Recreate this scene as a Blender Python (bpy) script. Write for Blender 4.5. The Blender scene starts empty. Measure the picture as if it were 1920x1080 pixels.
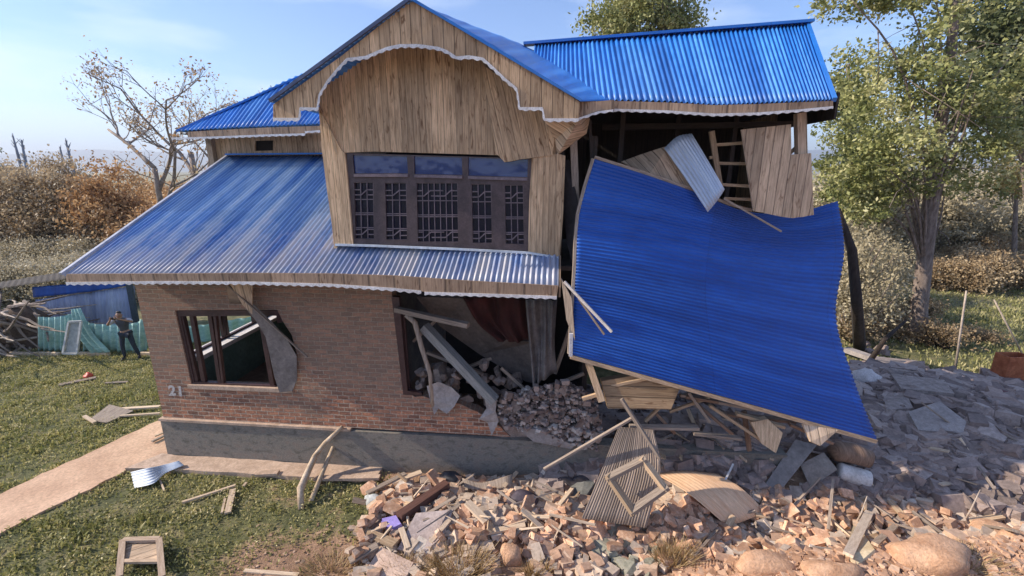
import bpy, math, random
import numpy as np
from mathutils import Vector, Matrix, Euler
from mathutils.geometry import tessellate_polygon

# ------------------------------------------------------------------ camera, sky, sun, exposure
SC = bpy.context.scene
COL = SC.collection
H = 6.3; TH = math.radians(14.5); F = 850.0; A = math.radians(5.5)
cam_d = bpy.data.cameras.new('camera'); cam = bpy.data.objects.new('camera', cam_d); COL.objects.link(cam)
cam.location = (0, 0, H); cam.rotation_euler = (math.pi/2-TH, 0, 0)
cam_d.sensor_width = 36; cam_d.lens = 36*F/1920; cam_d.clip_end = 12000; cam_d.clip_start = .1
SC.camera = cam
SUN_EL = math.radians(31); SUN_PHI = math.radians(-1.5)
w = bpy.data.worlds.new('World'); SC.world = w; w.use_nodes = True
nt = w.node_tree; nt.nodes.clear()
sky = nt.nodes.new('ShaderNodeTexSky'); sky.sky_type = 'NISHITA'; sky.sun_disc = False
sky.sun_elevation = SUN_EL; sky.sun_rotation = math.radians(-94); sky.air_density = 1.0; sky.dust_density = 0.1; sky.ozone_density = 2.5
bg = nt.nodes.new('ShaderNodeBackground'); bg.inputs[1].default_value = 0.13
wo = nt.nodes.new('ShaderNodeOutputWorld')
tc = nt.nodes.new('ShaderNodeTexCoord'); mp = nt.nodes.new('ShaderNodeMapping'); mp.inputs['Scale'].default_value = (1.2, 1.2, 5)
cn = nt.nodes.new('ShaderNodeTexNoise'); cn.inputs['Scale'].default_value = 1.6; cn.inputs['Detail'].default_value = 6; cn.inputs['Roughness'].default_value = .5
cr = nt.nodes.new('ShaderNodeValToRGB'); cr.color_ramp.elements[0].position = .47; cr.color_ramp.elements[1].position = .68
cr.color_ramp.elements[1].color = (.6, .6, .6, 1)
mx = nt.nodes.new('ShaderNodeMixRGB'); mx.inputs[2].default_value = (6.6, 7.0, 7.6, 1)
nt.links.new(tc.outputs['Generated'], mp.inputs[0]); nt.links.new(mp.outputs[0], cn.inputs[0]); nt.links.new(cn.outputs[0], cr.inputs[0])
nt.links.new(cr.outputs[0], mx.inputs[0]); tint = nt.nodes.new('ShaderNodeMixRGB'); tint.blend_type = 'MULTIPLY'; tint.inputs[0].default_value = 1; tint.inputs[2].default_value = (.8, .9, 1.12, 1); nt.links.new(sky.outputs[0], tint.inputs[1]); nt.links.new(tint.outputs[0], mx.inputs[1]); nt.links.new(mx.outputs[0], bg.inputs[0]); nt.links.new(bg.outputs[0], wo.inputs[0])
sd = bpy.data.lights.new('sun', 'SUN'); sun = bpy.data.objects.new('sun', sd); COL.objects.link(sun)
sd.energy = 4.6; sd.angle = math.radians(.6); sd.color = (1, .88, .73)
SUNDIR = Vector((math.cos(SUN_EL)*math.cos(SUN_PHI), math.cos(SUN_EL)*math.sin(SUN_PHI), -math.sin(SUN_EL)))
sun.rotation_euler = SUNDIR.to_track_quat('-Z', 'Y').to_euler(); sun.location = (-20, 0, 30)
SC.view_settings.view_transform = 'Standard'; SC.view_settings.look = 'None'; SC.view_settings.gamma = 1
SC.view_settings.exposure = 0.66
SC.cycles.max_bounces = 6; SC.cycles.transparent_max_bounces = 8

# ------------------------------------------------------------------ geometry of the place
R = np.random.default_rng(7)
CAM = np.array([0, 0, H])
def ray(u, v):
    x = (u-960)/F; y = (v-540)/F
    return np.array([x, math.cos(TH)-y*math.sin(TH), -math.sin(TH)-y*math.cos(TH)])
def at(u, v, Y):
    r = ray(u, v); return CAM+r*(Y/r[1])
def gnd(u, v, z=0.):
    r = ray(u, v); return CAM+r*((z-H)/r[2])
O = gnd(322, 855); E1 = np.array([math.cos(A), -math.sin(A), 0]); E2 = np.array([math.sin(A), math.cos(A), 0]); E3 = np.array([0, 0, 1.])
def on(u, v, d):
    r = ray(u, v); return CAM+r*(np.dot(O+d*E2-CAM, E2)/np.dot(r, E2))
def hp(s, d, z): return O+s*E1+d*E2+z*E3
def sd_of(p): q = np.asarray(p)-O; return float(q@E1), float(q@E2), float(q[2])
def sstep(a, b, x): t = np.clip((x-a)/(b-a), 0, 1); return t*t*(3-2*t)
_ph = R.uniform(0, 6.28, 24); _kx = R.normal(0, 1, 24); _ky = R.normal(0, 1, 24)
def wob(x, y, f): return sum(np.sin(x*_kx[i]*f+y*_ky[i]*f+_ph[i]) for i in range(8))/8
def terr(x, y):
    x = np.asarray(x, float); y = np.asarray(y, float)
    g = lambda cx, cy, sx, sy, a: a*np.exp(-((x-cx)/sx)**2-((y-cy)/sy)**2)
    z = g(3.6, 8.7, 2.4, 1.0, .75)+g(6.5, 9.4, 2.2, 2.0, .7)+g(10.8, 9.0, 3.0, 2.3, .95)+g(9.8, 11.6, 3.0, 1.2, .6)+g(-.8, 6.9, 1.7, .6, .22)+g(2.5, 6.9, 2.0, .8, .3)
    z = z+1.0*sstep(6.5, 5.2, y-.05*(x-5))*sstep(1.5, 4.5, x)
    z = z+.5*sstep(6.3, 4.6, y)*sstep(-4, -.5, x)*sstep(4.5, 1.5, x)
    z = z+.05*wob(x, y, 1.7)*sstep(-16, -3, x)*sstep(25, 14, y)+.02*wob(y, x, 4)*sstep(30, 14, y)
    z = z+.8*sstep(20, 45, y)*sstep(8, 30, np.abs(x))
    return z
def T(u, v, dz=0.):
    z = 0.
    for _ in range(30):
        p = gnd(u, v, z); z = .5*z+.5*(float(terr(p[0], p[1]))+dz)
    return gnd(u, v, z)

# ------------------------------------------------------------------ materials
MATS = {}
def newmat(name):
    m = bpy.data.materials.new(name); m.use_nodes = True; t = m.node_tree
    b = t.nodes['Principled BSDF']; MATS[name] = m
    return m, t, b
def coord(t, kind='UV', scale=(1, 1, 1), rot=(0, 0, 0)):
    c = t.nodes.new('ShaderNodeTexCoord'); mp = t.nodes.new('ShaderNodeMapping'); mp.inputs['Scale'].default_value = scale; mp.inputs['Rotation'].default_value = rot
    t.links.new(c.outputs[kind], mp.inputs[0]); return mp.outputs[0]
def noise(t, vec, scale, detail=5, rough=.6, dist=0):
    n = t.nodes.new('ShaderNodeTexNoise'); n.inputs['Scale'].default_value = scale; n.inputs['Detail'].default_value = detail
    n.inputs['Roughness'].default_value = rough; n.inputs['Distortion'].default_value = dist
    t.links.new(vec, n.inputs['Vector']); return n.outputs[0]
def ramp(t, fac, stops):
    r = t.nodes.new('ShaderNodeValToRGB'); e = r.color_ramp.elements
    while len(e) < len(stops): e.new(.5)
    for i, (p, c) in enumerate(stops):
        e[i].position = p; e[i].color = (*(c if hasattr(c, '__len__') else (c, c, c)), 1)
    t.links.new(fac, r.inputs[0]); return r.outputs[0]
def mix(t, fac, a, b, mode='MIX'):
    m = t.nodes.new('ShaderNodeMixRGB'); m.blend_type = mode
    for i, x in ((0, fac), (1, a), (2, b)):
        if hasattr(x, 'is_linked'): t.links.new(x, m.inputs[i])
        elif i == 0: m.inputs[0].default_value = x
        else: m.inputs[i].default_value = (*x, 1)
    return m.outputs[0]
def math_(t, op, a, b=0.):
    m = t.nodes.new('ShaderNodeMath'); m.operation = op
    for i, x in enumerate((a, b)):
        if hasattr(x, 'is_linked'): t.links.new(x, m.inputs[i])
        else: m.inputs[i].default_value = x
    return m.outputs[0]
def bump(t, b, hgt, strength=.5, dist=.01):
    n = t.nodes.new('ShaderNodeBump'); n.inputs['Strength'].default_value = strength; n.inputs['Distance'].default_value = dist
    t.links.new(hgt, n.inputs['Height']); t.links.new(n.outputs[0], b.inputs['Normal'])
def M(name, c1, c2, scale=4, rough=.8, bmp=.4, kind='Object', stretch=(1, 1, 1), c3=None, metal=0., rnd=0., fine=6., bd=.01):
    """two or three tone mottled surface, with relief; rnd varies the tone from object to object"""
    if name in MATS: return MATS[name]
    m, t, b = newmat(name); v = coord(t, kind, stretch)
    n = noise(t, v, scale, 7, .65, .3)
    st = [(.35, c1), (.65, c2)] if c3 is None else [(.3, c1), (.5, c2), (.7, c3)]
    col = ramp(t, n, st)
    n2 = noise(t, v, scale*fine, 5, .7)
    col = mix(t, 1., col, ramp(t, n2, [(.3, .72), (.7, 1.2)]), 'MULTIPLY')
    if rnd:
        oi = t.nodes.new('ShaderNodeObjectInfo')
        col = mix(t, 1., col, ramp(t, oi.outputs['Random'], [(0, 1-rnd), (1, 1+rnd)]), 'MULTIPLY')
    t.links.new(col, b.inputs['Base Color']); b.inputs['Roughness'].default_value = rough; b.inputs['Metallic'].default_value = metal
    if bmp: bump(t, b, n2, bmp, bd)
    return m
def M_wood(name, c1, c2, plank=.11, panel=.42, rough=.75, gap=.35, knots=True, grey=0.):
    """boards side by side: UV x runs across the boards, y along the grain, in metres"""
    m, t, b = newmat(name)
    c = t.nodes.new('ShaderNodeTexCoord'); sp = t.nodes.new('ShaderNodeSeparateXYZ'); t.links.new(c.outputs['UV'], sp.inputs[0])
    def cell(wd, seed):
        i = math_(t, 'FLOOR', math_(t, 'DIVIDE', sp.outputs[0], wd)); wn = t.nodes.new('ShaderNodeTexWhiteNoise'); wn.noise_dimensions = '1D'
        t.links.new(math_(t, 'ADD', i, seed), wn.inputs['W']); return i, wn.outputs[0]
    i1, r1 = cell(plank, .37); i2, r2 = cell(panel, 5.1)
    cb = t.nodes.new('ShaderNodeCombineXYZ'); t.links.new(sp.outputs[0], cb.inputs[0]); t.links.new(math_(t, 'ADD', sp.outputs[1], math_(t, 'MULTIPLY', r1, 9.)), cb.inputs[1])
    mpn = t.nodes.new('ShaderNodeMapping'); mpn.inputs['Scale'].default_value = (38, 2.2, 1); t.links.new(cb.outputs[0], mpn.inputs[0])
    g = noise(t, mpn.outputs[0], 1., 6, .65, .5)
    col = ramp(t, g, [(.3, c1), (.62, c2)])
    tone = math_(t, 'ADD', math_(t, 'MULTIPLY', r1, .35), math_(t, 'ADD', math_(t, 'MULTIPLY', r2, .3), .68))
    tn = t.nodes.new('ShaderNodeCombineXYZ')
    for k in range(3): t.links.new(tone, tn.inputs[k])
    col = mix(t, 1., col, tn.outputs[0], 'MULTIPLY')
    if knots:
        mk = t.nodes.new('ShaderNodeMapping'); mk.inputs['Scale'].default_value = (14, 3.0, 1); t.links.new(cb.outputs[0], mk.inputs[0])
        k = noise(t, mk.outputs[0], 1., 3, .5, 1.2)
        col = mix(t, 1., col, ramp(t, k, [(.28, (.42, .33, .27)), (.42, (1, 1, 1))]), 'MULTIPLY')
    st = noise(t, coord(t, 'UV', (1.3, .5, 1)), 1.6, 4, .6)
    col = mix(t, 1., col, ramp(t, st, [(.3, .72), (.7, 1.1)]), 'MULTIPLY')
    fr = math_(t, 'FRACT', math_(t, 'DIVIDE', sp.outputs[0], plank))
    ed = math_(t, 'ABSOLUTE', math_(t, 'SUBTRACT', fr, .5))
    gv = ramp(t, ed, [(.43, 1.), (.49, gap)])
    col = mix(t, 1., col, gv, 'MULTIPLY')
    t.links.new(col, b.inputs['Base Color']); b.inputs['Roughness'].default_value = rough
    hh = math_(t, 'ADD', gv, math_(t, 'MULTIPLY', g, .3)); bump(t, b, hh, .6, .012)
    return m
def M_brick(name):
    m, t, b = newmat(name); v = coord(t, 'UV')
    w1 = noise(t, v, 3., 3, .5)
    vv = t.nodes.new('ShaderNodeVectorMath'); vv.operation = 'ADD'; sc = t.nodes.new('ShaderNodeVectorMath'); sc.operation = 'SCALE'; sc.inputs['Scale'].default_value = .03
    nn = t.nodes.new('ShaderNodeTexNoise'); nn.inputs['Scale'].default_value = 6; t.links.new(v, nn.inputs['Vector'])
    t.links.new(nn.outputs[1], sc.inputs[0]); t.links.new(v, vv.inputs[0]); t.links.new(sc.outputs[0], vv.inputs[1])
    br = t.nodes.new('ShaderNodeTexBrick'); t.links.new(vv.outputs[0], br.inputs['Vector'])
    br.inputs['Color1'].default_value = (.47, .21, .12, 1); br.inputs['Color2'].default_value = (.17, .085, .06, 1); br.inputs['Mortar'].default_value = (.5, .4, .31, 1)
    br.inputs['Scale'].default_value = 1; br.inputs['Brick Width'].default_value = .25; br.inputs['Row Height'].default_value = .092
    br.inputs['Mortar Size'].default_value = .011; br.inputs['Mortar Smooth'].default_value = .4; br.inputs['Bias'].default_value = -.15
    n = noise(t, v, 22, 5, .7); big = noise(t, coord(t, 'UV', (.6, 1, 1)), 1.1, 5, .6)
    col = mix(t, 1., br.outputs[0], ramp(t, n, [(.3, .6), (.7, 1.4)]), 'MULTIPLY')
    col = mix(t, 1., col, ramp(t, noise(t, coord(t, 'UV', (1, 3, 1)), 4.5, 4, .75), [(.3, (.55, .55, .6)), (.5, (1, 1, 1)), (.7, (1.5, 1.35, 1.2))]), 'MULTIPLY')
    # greyer towards the top courses, patchy: eave shade put into the colour
    sp = t.nodes.new('ShaderNodeSeparateXYZ'); t.links.new(v, sp.inputs[0])
    hgt = math_(t, 'ADD', math_(t, 'MULTIPLY', sp.outputs[1], .24), math_(t, 'MULTIPLY', big, .9))
    col = mix(t, ramp(t, hgt, [(.7, 0.), (1.3, .6)]), col, (.24, .18, .135))
    t.links.new(col, b.inputs['Base Color']); b.inputs['Roughness'].default_value = .9
    inv = math_(t, 'ADD', math_(t, 'MULTIPLY', br.outputs['Fac'], -1.), math_(t, 'MULTIPLY', n, .7)); bump(t, b, inv, .9, .02)
    return m
def M_tin(name, c1, c2, c3, rough=.35, streak=1., spec=.5, metal=0.0, dust=(.36, .33, .36), dustamt=.0):
    """painted corrugated sheet: UV x across the ribs (m), y down the slope; weathering runs down the slope"""
    m, t, b = newmat(name)
    n = noise(t, coord(t, 'UV', (1.7, .10, 1)), 1.7, 3, .55)
    nf = noise(t, coord(t, 'UV', (5, 1.2, 1)), 2., 6, .7)
    col = ramp(t, n, [(.36, c1), (.5, c2), (.64, c3)])
    col = mix(t, 1., col, ramp(t, nf, [(.3, .82), (.7, 1.15)]), 'MULTIPLY')
    sx = t.nodes.new('ShaderNodeSeparateXYZ'); t.links.new(coord(t, 'UV'), sx.inputs[0]); wn = t.nodes.new('ShaderNodeTexWhiteNoise'); wn.noise_dimensions = '2D'
    cbb = t.nodes.new('ShaderNodeCombineXYZ'); fx = math_(t, 'DIVIDE', sx.outputs[0], .78); fy = math_(t, 'DIVIDE', sx.outputs[1], 2.4)
    t.links.new(math_(t, 'FLOOR', fx), cbb.inputs[0]); t.links.new(math_(t, 'FLOOR', fy), cbb.inputs[1]); t.links.new(cbb.outputs[0], wn.inputs['Vector'])
    col = mix(t, 1., col, ramp(t, wn.outputs[0], [(0, .9), (1, 1.1)]), 'MULTIPLY')
    for f_, e_ in ((fx, .985), (fy, .995)): col = mix(t, 1., col, ramp(t, math_(t, 'FRACT', f_), [(e_-.004, 1.), (e_, .8)]), 'MULTIPLY')
    if dustamt:
        sp = t.nodes.new('ShaderNodeSeparateXYZ'); t.links.new(coord(t, 'UV'), sp.inputs[0])
        e = math_(t, 'SUBTRACT', math_(t, 'ADD', nf, n), math_(t, 'MULTIPLY', sp.outputs[1], .22))
        col = mix(t, ramp(t, e, [(.55, 0.), (1.15, dustamt)]), col, dust)
    t.links.new(col, b.inputs['Base Color'])
    b.inputs['Specular IOR Level'].default_value = spec; b.inputs['Metallic'].default_value = metal
    t.links.new(ramp(t, nf, [(.3, rough-.08), (.7, rough+.12)]), b.inputs['Roughness'])
    bump(t, b, nf, .12, .01)
    # overlapping sheet ends
    return m
def M_leaf(name, cols, scale=1.5, trans=.35, rough=.55):
    m, t, b = newmat(name)
    v = coord(t, 'Object'); n = noise(t, v, scale, 3, .5)
    at_ = t.nodes.new('ShaderNodeAttribute'); at_.attribute_name = 'tone'
    f = math_(t, 'ADD', math_(t, 'MULTIPLY', n, .6), math_(t, 'MULTIPLY', at_.outputs['Fac'], .45))
    k = len(cols); col = ramp(t, f, [(.25+.55*i/(k-1), c) for i, c in enumerate(cols)])
    t.links.new(col, b.inputs['Base Color']); b.inputs['Roughness'].default_value = rough; b.inputs['Specular IOR Level'].default_value = .3
    tr = t.nodes.new('ShaderNodeBsdfTranslucent'); t.links.new(col, tr.inputs[0]); ms = t.nodes.new('ShaderNodeMixShader'); ms.inputs[0].default_value = trans
    t.links.new(b.outputs[0], ms.inputs[1]); t.links.new(tr.outputs[0], ms.inputs[2]); t.links.new(ms.outputs[0], t.nodes['Material Output'].inputs[0])
    return m

W_CLAD = M_wood('timber_cladding', (.34, .205, .11), (.74, .52, .32), gap=.5)
W_FASC = M_wood('fascia_boards', (.36, .22, .115), (.7, .48, .29), plank=.17, panel=.5)
W_BRN = M_wood('eave_boards', (.23, .145, .095), (.45, .31, .205), plank=.45, panel=.9, gap=.5)
W_PAN = M_wood('panel_boards', (.36, .245, .16), (.68, .5, .34), plank=.15, panel=.5)
W_DARK = M_wood('dark_weathered_boards', (.21, .155, .125), (.37, .285, .22), plank=.07, panel=.5, knots=False)
W_INT = M_wood('shade_dark_boards', (.018, .013, .012), (.045, .03, .024), plank=.14, panel=.5)  # shade of the rooms and soffits is put into this near-black tone
W_RAW = M('raw_timber', (.34, .22, .13), (.62, .46, .3), 3, .8, .3, 'UV', (12, 1, 1), rnd=.25)
W_OLD = M('old_timber', (.2, .15, .12), (.42, .34, .27), 3, .85, .4, 'UV', (12, 1, 1), rnd=.2)
W_FRAME = M('brown_painted_wood', (.045, .02, .02), (.085, .042, .042), 5, .45, .15)
W_GREY = M('grey_painted_wood', (.055, .036, .038), (.11, .075, .078), 5, .5, .15)
W_GRIL = M('grille_paint', (.13, .1, .115), (.24, .18, .2), 8, .5, .1)
WHITE = M('white_trim_paint', (.62, .58, .56), (.88, .85, .83), 5, .6, .2)
BRICK = M_brick('brick_wall_face')
CEM = M('plinth_cement', (.11, .1, .082), (.23, .21, .18), 5, .9, .5, 'UV', (1, 1.6, 1), c3=(.24, .19, .15), fine=5, bd=.03)
CEML = M('light_cement', (.4, .28, .2), (.6, .44, .33), 5, .9, .4)
PATHM = M('path_concrete', (.5, .31, .2), (.68, .45, .3), 1.3, .9, .3, fine=14)
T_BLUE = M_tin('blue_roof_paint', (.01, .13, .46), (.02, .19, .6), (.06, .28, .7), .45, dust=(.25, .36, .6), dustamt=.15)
T_DARK = M_tin('blue_roof_paint_shade_in_colour', (.003, .06, .31), (.005, .075, .37), (.012, .1, .44), .45, dust=(.06, .16, .44), dustamt=.12)  # darker copy of the roof blue, with shade put into the colour
T_PALE = M_tin('weathered_blue_roof', (.04, .14, .4), (.14, .27, .5), (.34, .45, .6), .4, dust=(.5, .43, .4), dustamt=.7)
T_GALV = M_tin('galvanised_sheet', (.36, .43, .55), (.5, .56, .66), (.62, .66, .74), .4, metal=.25)
T_GALW = M_tin('white_sheet', (.5, .55, .62), (.62, .66, .7), (.74, .76, .8), .45)
T_TAN = M('tan_laminate', (.72, .42, .24), (.88, .6, .38), 2, .7, .25, 'UV', (9, .8, 1))
PLAS = M('old_plaster', (.26, .23, .22), (.42, .37, .34), 2.5, .9, .3)
PLASD = M('dim_plaster', (.07, .05, .045), (.15, .115, .1), 2, .9, .3)  # plaster darkened, indoor shade put into its colour
PLASC = M('shade_dimmed_ceiling', (.08, .066, .06), (.16, .13, .115), 2, .9, .4)  # plaster tone lowered to carry the shade on the hanging slab
GREENW = M('green_wall_paint', (.1, .2, .16), (.16, .28, .23), 2, .8, .2)
SOIL = M('soil', (.22, .13, .085), (.38, .24, .16), 6, .95, .6, bd=.03)
BLK = M('dark_void_colour', (.012, .01, .012), (.03, .024, .026), 3, .9, .2)  # near-black colour stands in for the darkness of gaps and inner rooms
CLOTH = M('grey_curtain_cloth', (.11, .1, .1), (.2, .185, .18), 4, .95, .3)
RED = M('dark_red_cloth', (.03, .007, .006), (.06, .012, .01), 2, .95, .3)
B_MAT = M('broken_brick', (.36, .18, .105), (.6, .36, .23), 7, .92, .6, rnd=.4, c3=(.7, .54, .42), bd=.012)
S_MAT = M('dusty_rubble_stone', (.18, .14, .125), (.36, .28, .25), 5, .95, .6, rnd=.35, bd=.015)
SB_MAT = M('orange_boulder', (.5, .27, .15), (.74, .46, .29), 5, .95, .9, bd=.03)
GST = M('greenish_cobble', (.2, .2, .15), (.42, .38, .3), 6, .92, .5, rnd=.3)
BARK = M('tree_bark', (.16, .12, .1), (.36, .29, .25), 4, .95, .8, 'Object', (3, 3, .7), bd=.05)
BARKD = M('dark_bark', (.03, .022, .02), (.08, .06, .05), 4, .95, .8, 'Object', (3, 3, .7), bd=.05)
STICK = M('bleached_stick', (.32, .25, .2), (.55, .46, .38), 6, .9, .3)
def glassmat():
    m, t, b = newmat('window_glass'); b.inputs['Base Color'].default_value = (.008, .035, .16, 1); b.inputs['Roughness'].default_value = .06
    n = noise(t, coord(t, 'Object'), 2.5, 2, .5); bump(t, b, n, .25, .05); b.inputs['Specular IOR Level'].default_value = .9; return m
GLASS = glassmat()
GLASSD = GLASS.copy(); GLASSD.name = 'dim_glass'; GLASSD.node_tree.nodes['Principled BSDF'].inputs['Base Color'].default_value = (.012, .012, .03, 1); GLASSD.node_tree.nodes['Principled BSDF'].inputs['Specular IOR Level'].default_value = .35; GLASSD.node_tree.nodes['Principled BSDF'].inputs['Roughness'].default_value = .15
def groundmat():
    m, t, b = newmat('ground_turf_and_soil'); v = coord(t, 'Object')
    n = noise(t, v, 2.2, 8, .7, .4); nf = noise(t, v, 16, 6, .75); nb = noise(t, v, .35, 4, .6)
    gr = ramp(t, n, [(.3, (.06, .07, .025)), (.5, (.15, .15, .06)), (.68, (.32, .26, .14))])
    so = ramp(t, n, [(.3, (.23, .13, .08)), (.55, (.42, .26, .165)), (.72, (.56, .38, .26))])
    far = ramp(t, noise(t, v, .9, 8, .75), [(.3, (.12, .12, .07)), (.5, (.3, .27, .16)), (.7, (.45, .38, .24))])
    a = t.nodes.new('ShaderNodeAttribute'); a.attribute_name = 'dirt'; f = t.nodes.new('ShaderNodeAttribute'); f.attribute_name = 'far'
    k = math_(t, 'ADD', a.outputs['Fac'], math_(t, 'MULTIPLY', math_(t, 'SUBTRACT', n, .5), 1.2))
    col = mix(t, ramp(t, k, [(.4, 0.), (.62, 1.)]), gr, so); col = mix(t, f.outputs['Fac'], col, far)
    col = mix(t, 1., col, ramp(t, nf, [(.3, .6), (.7, 1.3)]), 'MULTIPLY')
    t.links.new(col, b.inputs['Base Color']); b.inputs['Roughness'].default_value = .95; bump(t, b, math_(t, 'ADD', nf, n), .9, .06)
    return m

# ------------------------------------------------------------------ object helpers
def tag(o, label=None, cat=None, group=None, kind=None):
    if cat and not kind: kind = 'thing'
    for k, x in (('label', label), ('category', cat), ('group', group), ('kind', kind)):
        if x: o[k] = x
    return o
def empty(name, loc, rz=0., **k):
    o = bpy.data.objects.new(name, None); COL.objects.link(o); o.location = loc; o.rotation_euler = (0, 0, rz)
    o['_m'] = 1; return tag(o, **k)
def wmat(o):
    m = Matrix.LocRotScale(o.location, o.rotation_euler, o.scale)
    return wmat(o.parent) @ m if o.parent else m
def mesh_obj(name, verts, faces, mat, parent=None, uvs=None, smooth=False, attrs=None, mats=None):
    V = np.asarray(verts, float).reshape(-1, 3); me = bpy.data.meshes.new(name)
    if parent is not None:
        im = np.array(wmat(parent).inverted()); V = V@im[:3, :3].T+im[:3, 3]; loc = None
    else:
        loc = np.array([(V[:, 0].min()+V[:, 0].max())/2, (V[:, 1].min()+V[:, 1].max())/2, V[:, 2].min()]); V = V-loc
    if isinstance(faces, np.ndarray) and faces.ndim == 2:
        n, k = faces.shape
        me.vertices.add(len(V)); me.vertices.foreach_set('co', V.ravel()); me.loops.add(n*k); me.loops.foreach_set('vertex_index', faces.ravel().astype(np.int32))
        me.polygons.add(n); me.polygons.foreach_set('loop_start', np.arange(0, n*k, k, dtype=np.int32)); me.polygons.foreach_set('loop_total', np.full(n, k, np.int32))
        me.update(calc_edges=True)
    else:
        me.from_pydata([tuple(x) for x in V], [], [tuple(int(i) for i in f) for f in faces]); me.update()
    if uvs is not None:   # per-vertex uv
        ul = me.uv_layers.new(name='UVMap'); li = np.empty(len(me.loops), np.int32); me.loops.foreach_get('vertex_index', li)
        ul.data.foreach_set('uv', np.asarray(uvs, float)[li].astype(np.float32).ravel())
    for k, a in (attrs or {}).items():
        at_ = me.attributes.new(k, 'FLOAT', 'POINT'); at_.data.foreach_set('value', np.asarray(a, np.float32))
    me.polygons.foreach_set('use_smooth', np.full(len(me.polygons), bool(smooth)))
    me.materials.append(mat)
    o = bpy.data.objects.new(name, me); COL.objects.link(o)
    if parent is not None: o.parent = parent
    else: o.location = loc
    return o
def slab(name, pts, thick, mat, parent=None, holes=(), grain=None, away=True, **k):
    """flat or gently bent board from its outline (world points); grain: world direction of the boards' length"""
    P = np.array(pts, float); hs = [np.array(h, float) for h in holes]
    n = np.zeros(3)
    for i in range(len(P)):
        n += np.cross(P[i]-P[0], P[(i+1) % len(P)]-P[0])
    n /= np.linalg.norm(n)+1e-9
    c = P.mean(0)
    if np.dot(n, CAM-c) < 0: n = -n          # n faces the camera side
    g = np.array(grain if grain is not None else E3, float); g = g-n*np.dot(g, n)
    if np.linalg.norm(g) < 1e-4: g = E2-n*np.dot(E2, n)
    g /= np.linalg.norm(g); x = np.cross(g, n); x /= np.linalg.norm(x)
    loops = [P]+hs; tri = tessellate_polygon([[Vector((float(np.dot(q-c, x)), float(np.dot(q-c, g)), 0)) for q in L] for L in loops])
    allp = np.concatenate(loops); N = len(allp)
    V = np.concatenate([allp, allp-n*thick]); uv = np.stack([(V-O)@x, (V-O)@g], 1)
    fs = []
    for a, b, cc in tri:
        nn = np.cross(allp[b]-allp[a], allp[cc]-allp[a])
        if np.dot(nn, n) < 0: a, cc = cc, a
        fs.append((a, b, cc)); fs.append((cc+N, b+N, a+N))
    # side walls with their own vertices so that shading stays crisp
    st = 0; SV = []; SU = []
    for L in loops:
        m = len(L); d = np.cumsum([0]+[np.linalg.norm(L[(i+1) % m]-L[i]) for i in range(m)])
        for i in range(m):
            j = (i+1) % m; b0 = 2*N+len(SV)
            SV += [L[i], L[j], L[j]-n*thick, L[i]-n*thick]; SU += [(0, d[i]), (0, d[i+1]), (thick, d[i+1]), (thick, d[i])]
            fs.append((b0, b0+1, b0+2, b0+3))
    V = np.concatenate([V, np.array(SV)]); uv = np.concatenate([uv, np.array(SU)])
    o = mesh_obj(name, V, fs, mat, parent, uv); return tag(o, **k)
def plate(name, px, d, thick, mat, parent=None, holes=(), grain=None, **k):
    return slab(name, [on(u, v, d) for u, v in px], thick, mat, parent, [[on(u, v, d) for u, v in h] for h in holes], grain, **k)
def rough_edge(px, amp=2., n=6, seed=0, idx=None):
    r = random.Random(seed); out = []
    for i in range(len(px)):
        a, b = px[i], px[(i+1) % len(px)]; out.append(a)
        if idx is None or i in idx:
            for q in range(1, n):
                f = q/n; out.append((a[0]+(b[0]-a[0])*f+r.uniform(-amp, amp), a[1]+(b[1]-a[1])*f+r.uniform(-amp, amp)))
    return out
def boxverts(p0, p1, w, h, up=None, taper=1.):
    p0 = np.array(p0, float); p1 = np.array(p1, float); L = np.linalg.norm(p1-p0); t = (p1-p0)/max(L, 1e-6)
    up = np.array(up if up is not None else ([0, 0, 1.] if abs(t[2]) < .9 else [0, -1., 0])); x = np.cross(t, up); x /= np.linalg.norm(x); y = np.cross(x, t)
    V = []; U = []
    quads = [(-1, -1, 1, -1), (1, -1, 1, 1), (1, 1, -1, 1), (-1, 1, -1, -1)]; fs = []
    for q in quads:
        b = len(V)
        for (e, s, k) in ((p0, 1., 0), (p1, taper, 1)):
            V += [e+x*q[0]*w/2*s+y*q[1]*h/2*s, e+x*q[2]*w/2*s+y*q[3]*h/2*s]
        U += [(0, 0), (w, 0), (0, L), (w, L)]; fs.append((b, b+1, b+3, b+2))
    for e, s, o in ((p0, 1., 0), (p1, taper, 1)):
        b = len(V); V += [e-x*w/2*s-y*h/2*s, e+x*w/2*s-y*h/2*s, e+x*w/2*s+y*h/2*s, e-x*w/2*s+y*h/2*s]; U += [(0, 0), (w, 0), (w, h), (0, h)]
        fs.append((b, b+3, b+2, b+1) if o == 0 else (b, b+1, b+2, b+3))
    return V, U, fs
def beam(name, p0, p1, w, h, mat, parent=None, up=None, taper=1., **k):
    V, U, fs = boxverts(p0, p1, w, h, up, taper); return tag(mesh_obj(name, V, fs, mat, parent, U), **k)
def beams(name, lst, mat, parent=None, **k):
    VV, UU, FF = [], [], []
    for a in lst:
        V, U, fs = boxverts(*a); b = len(VV); VV += V; UU += U; FF += [tuple(i+b for i in f) for f in fs]
    return tag(mesh_obj(name, VV, FF, mat, parent, UU), **k)
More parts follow.
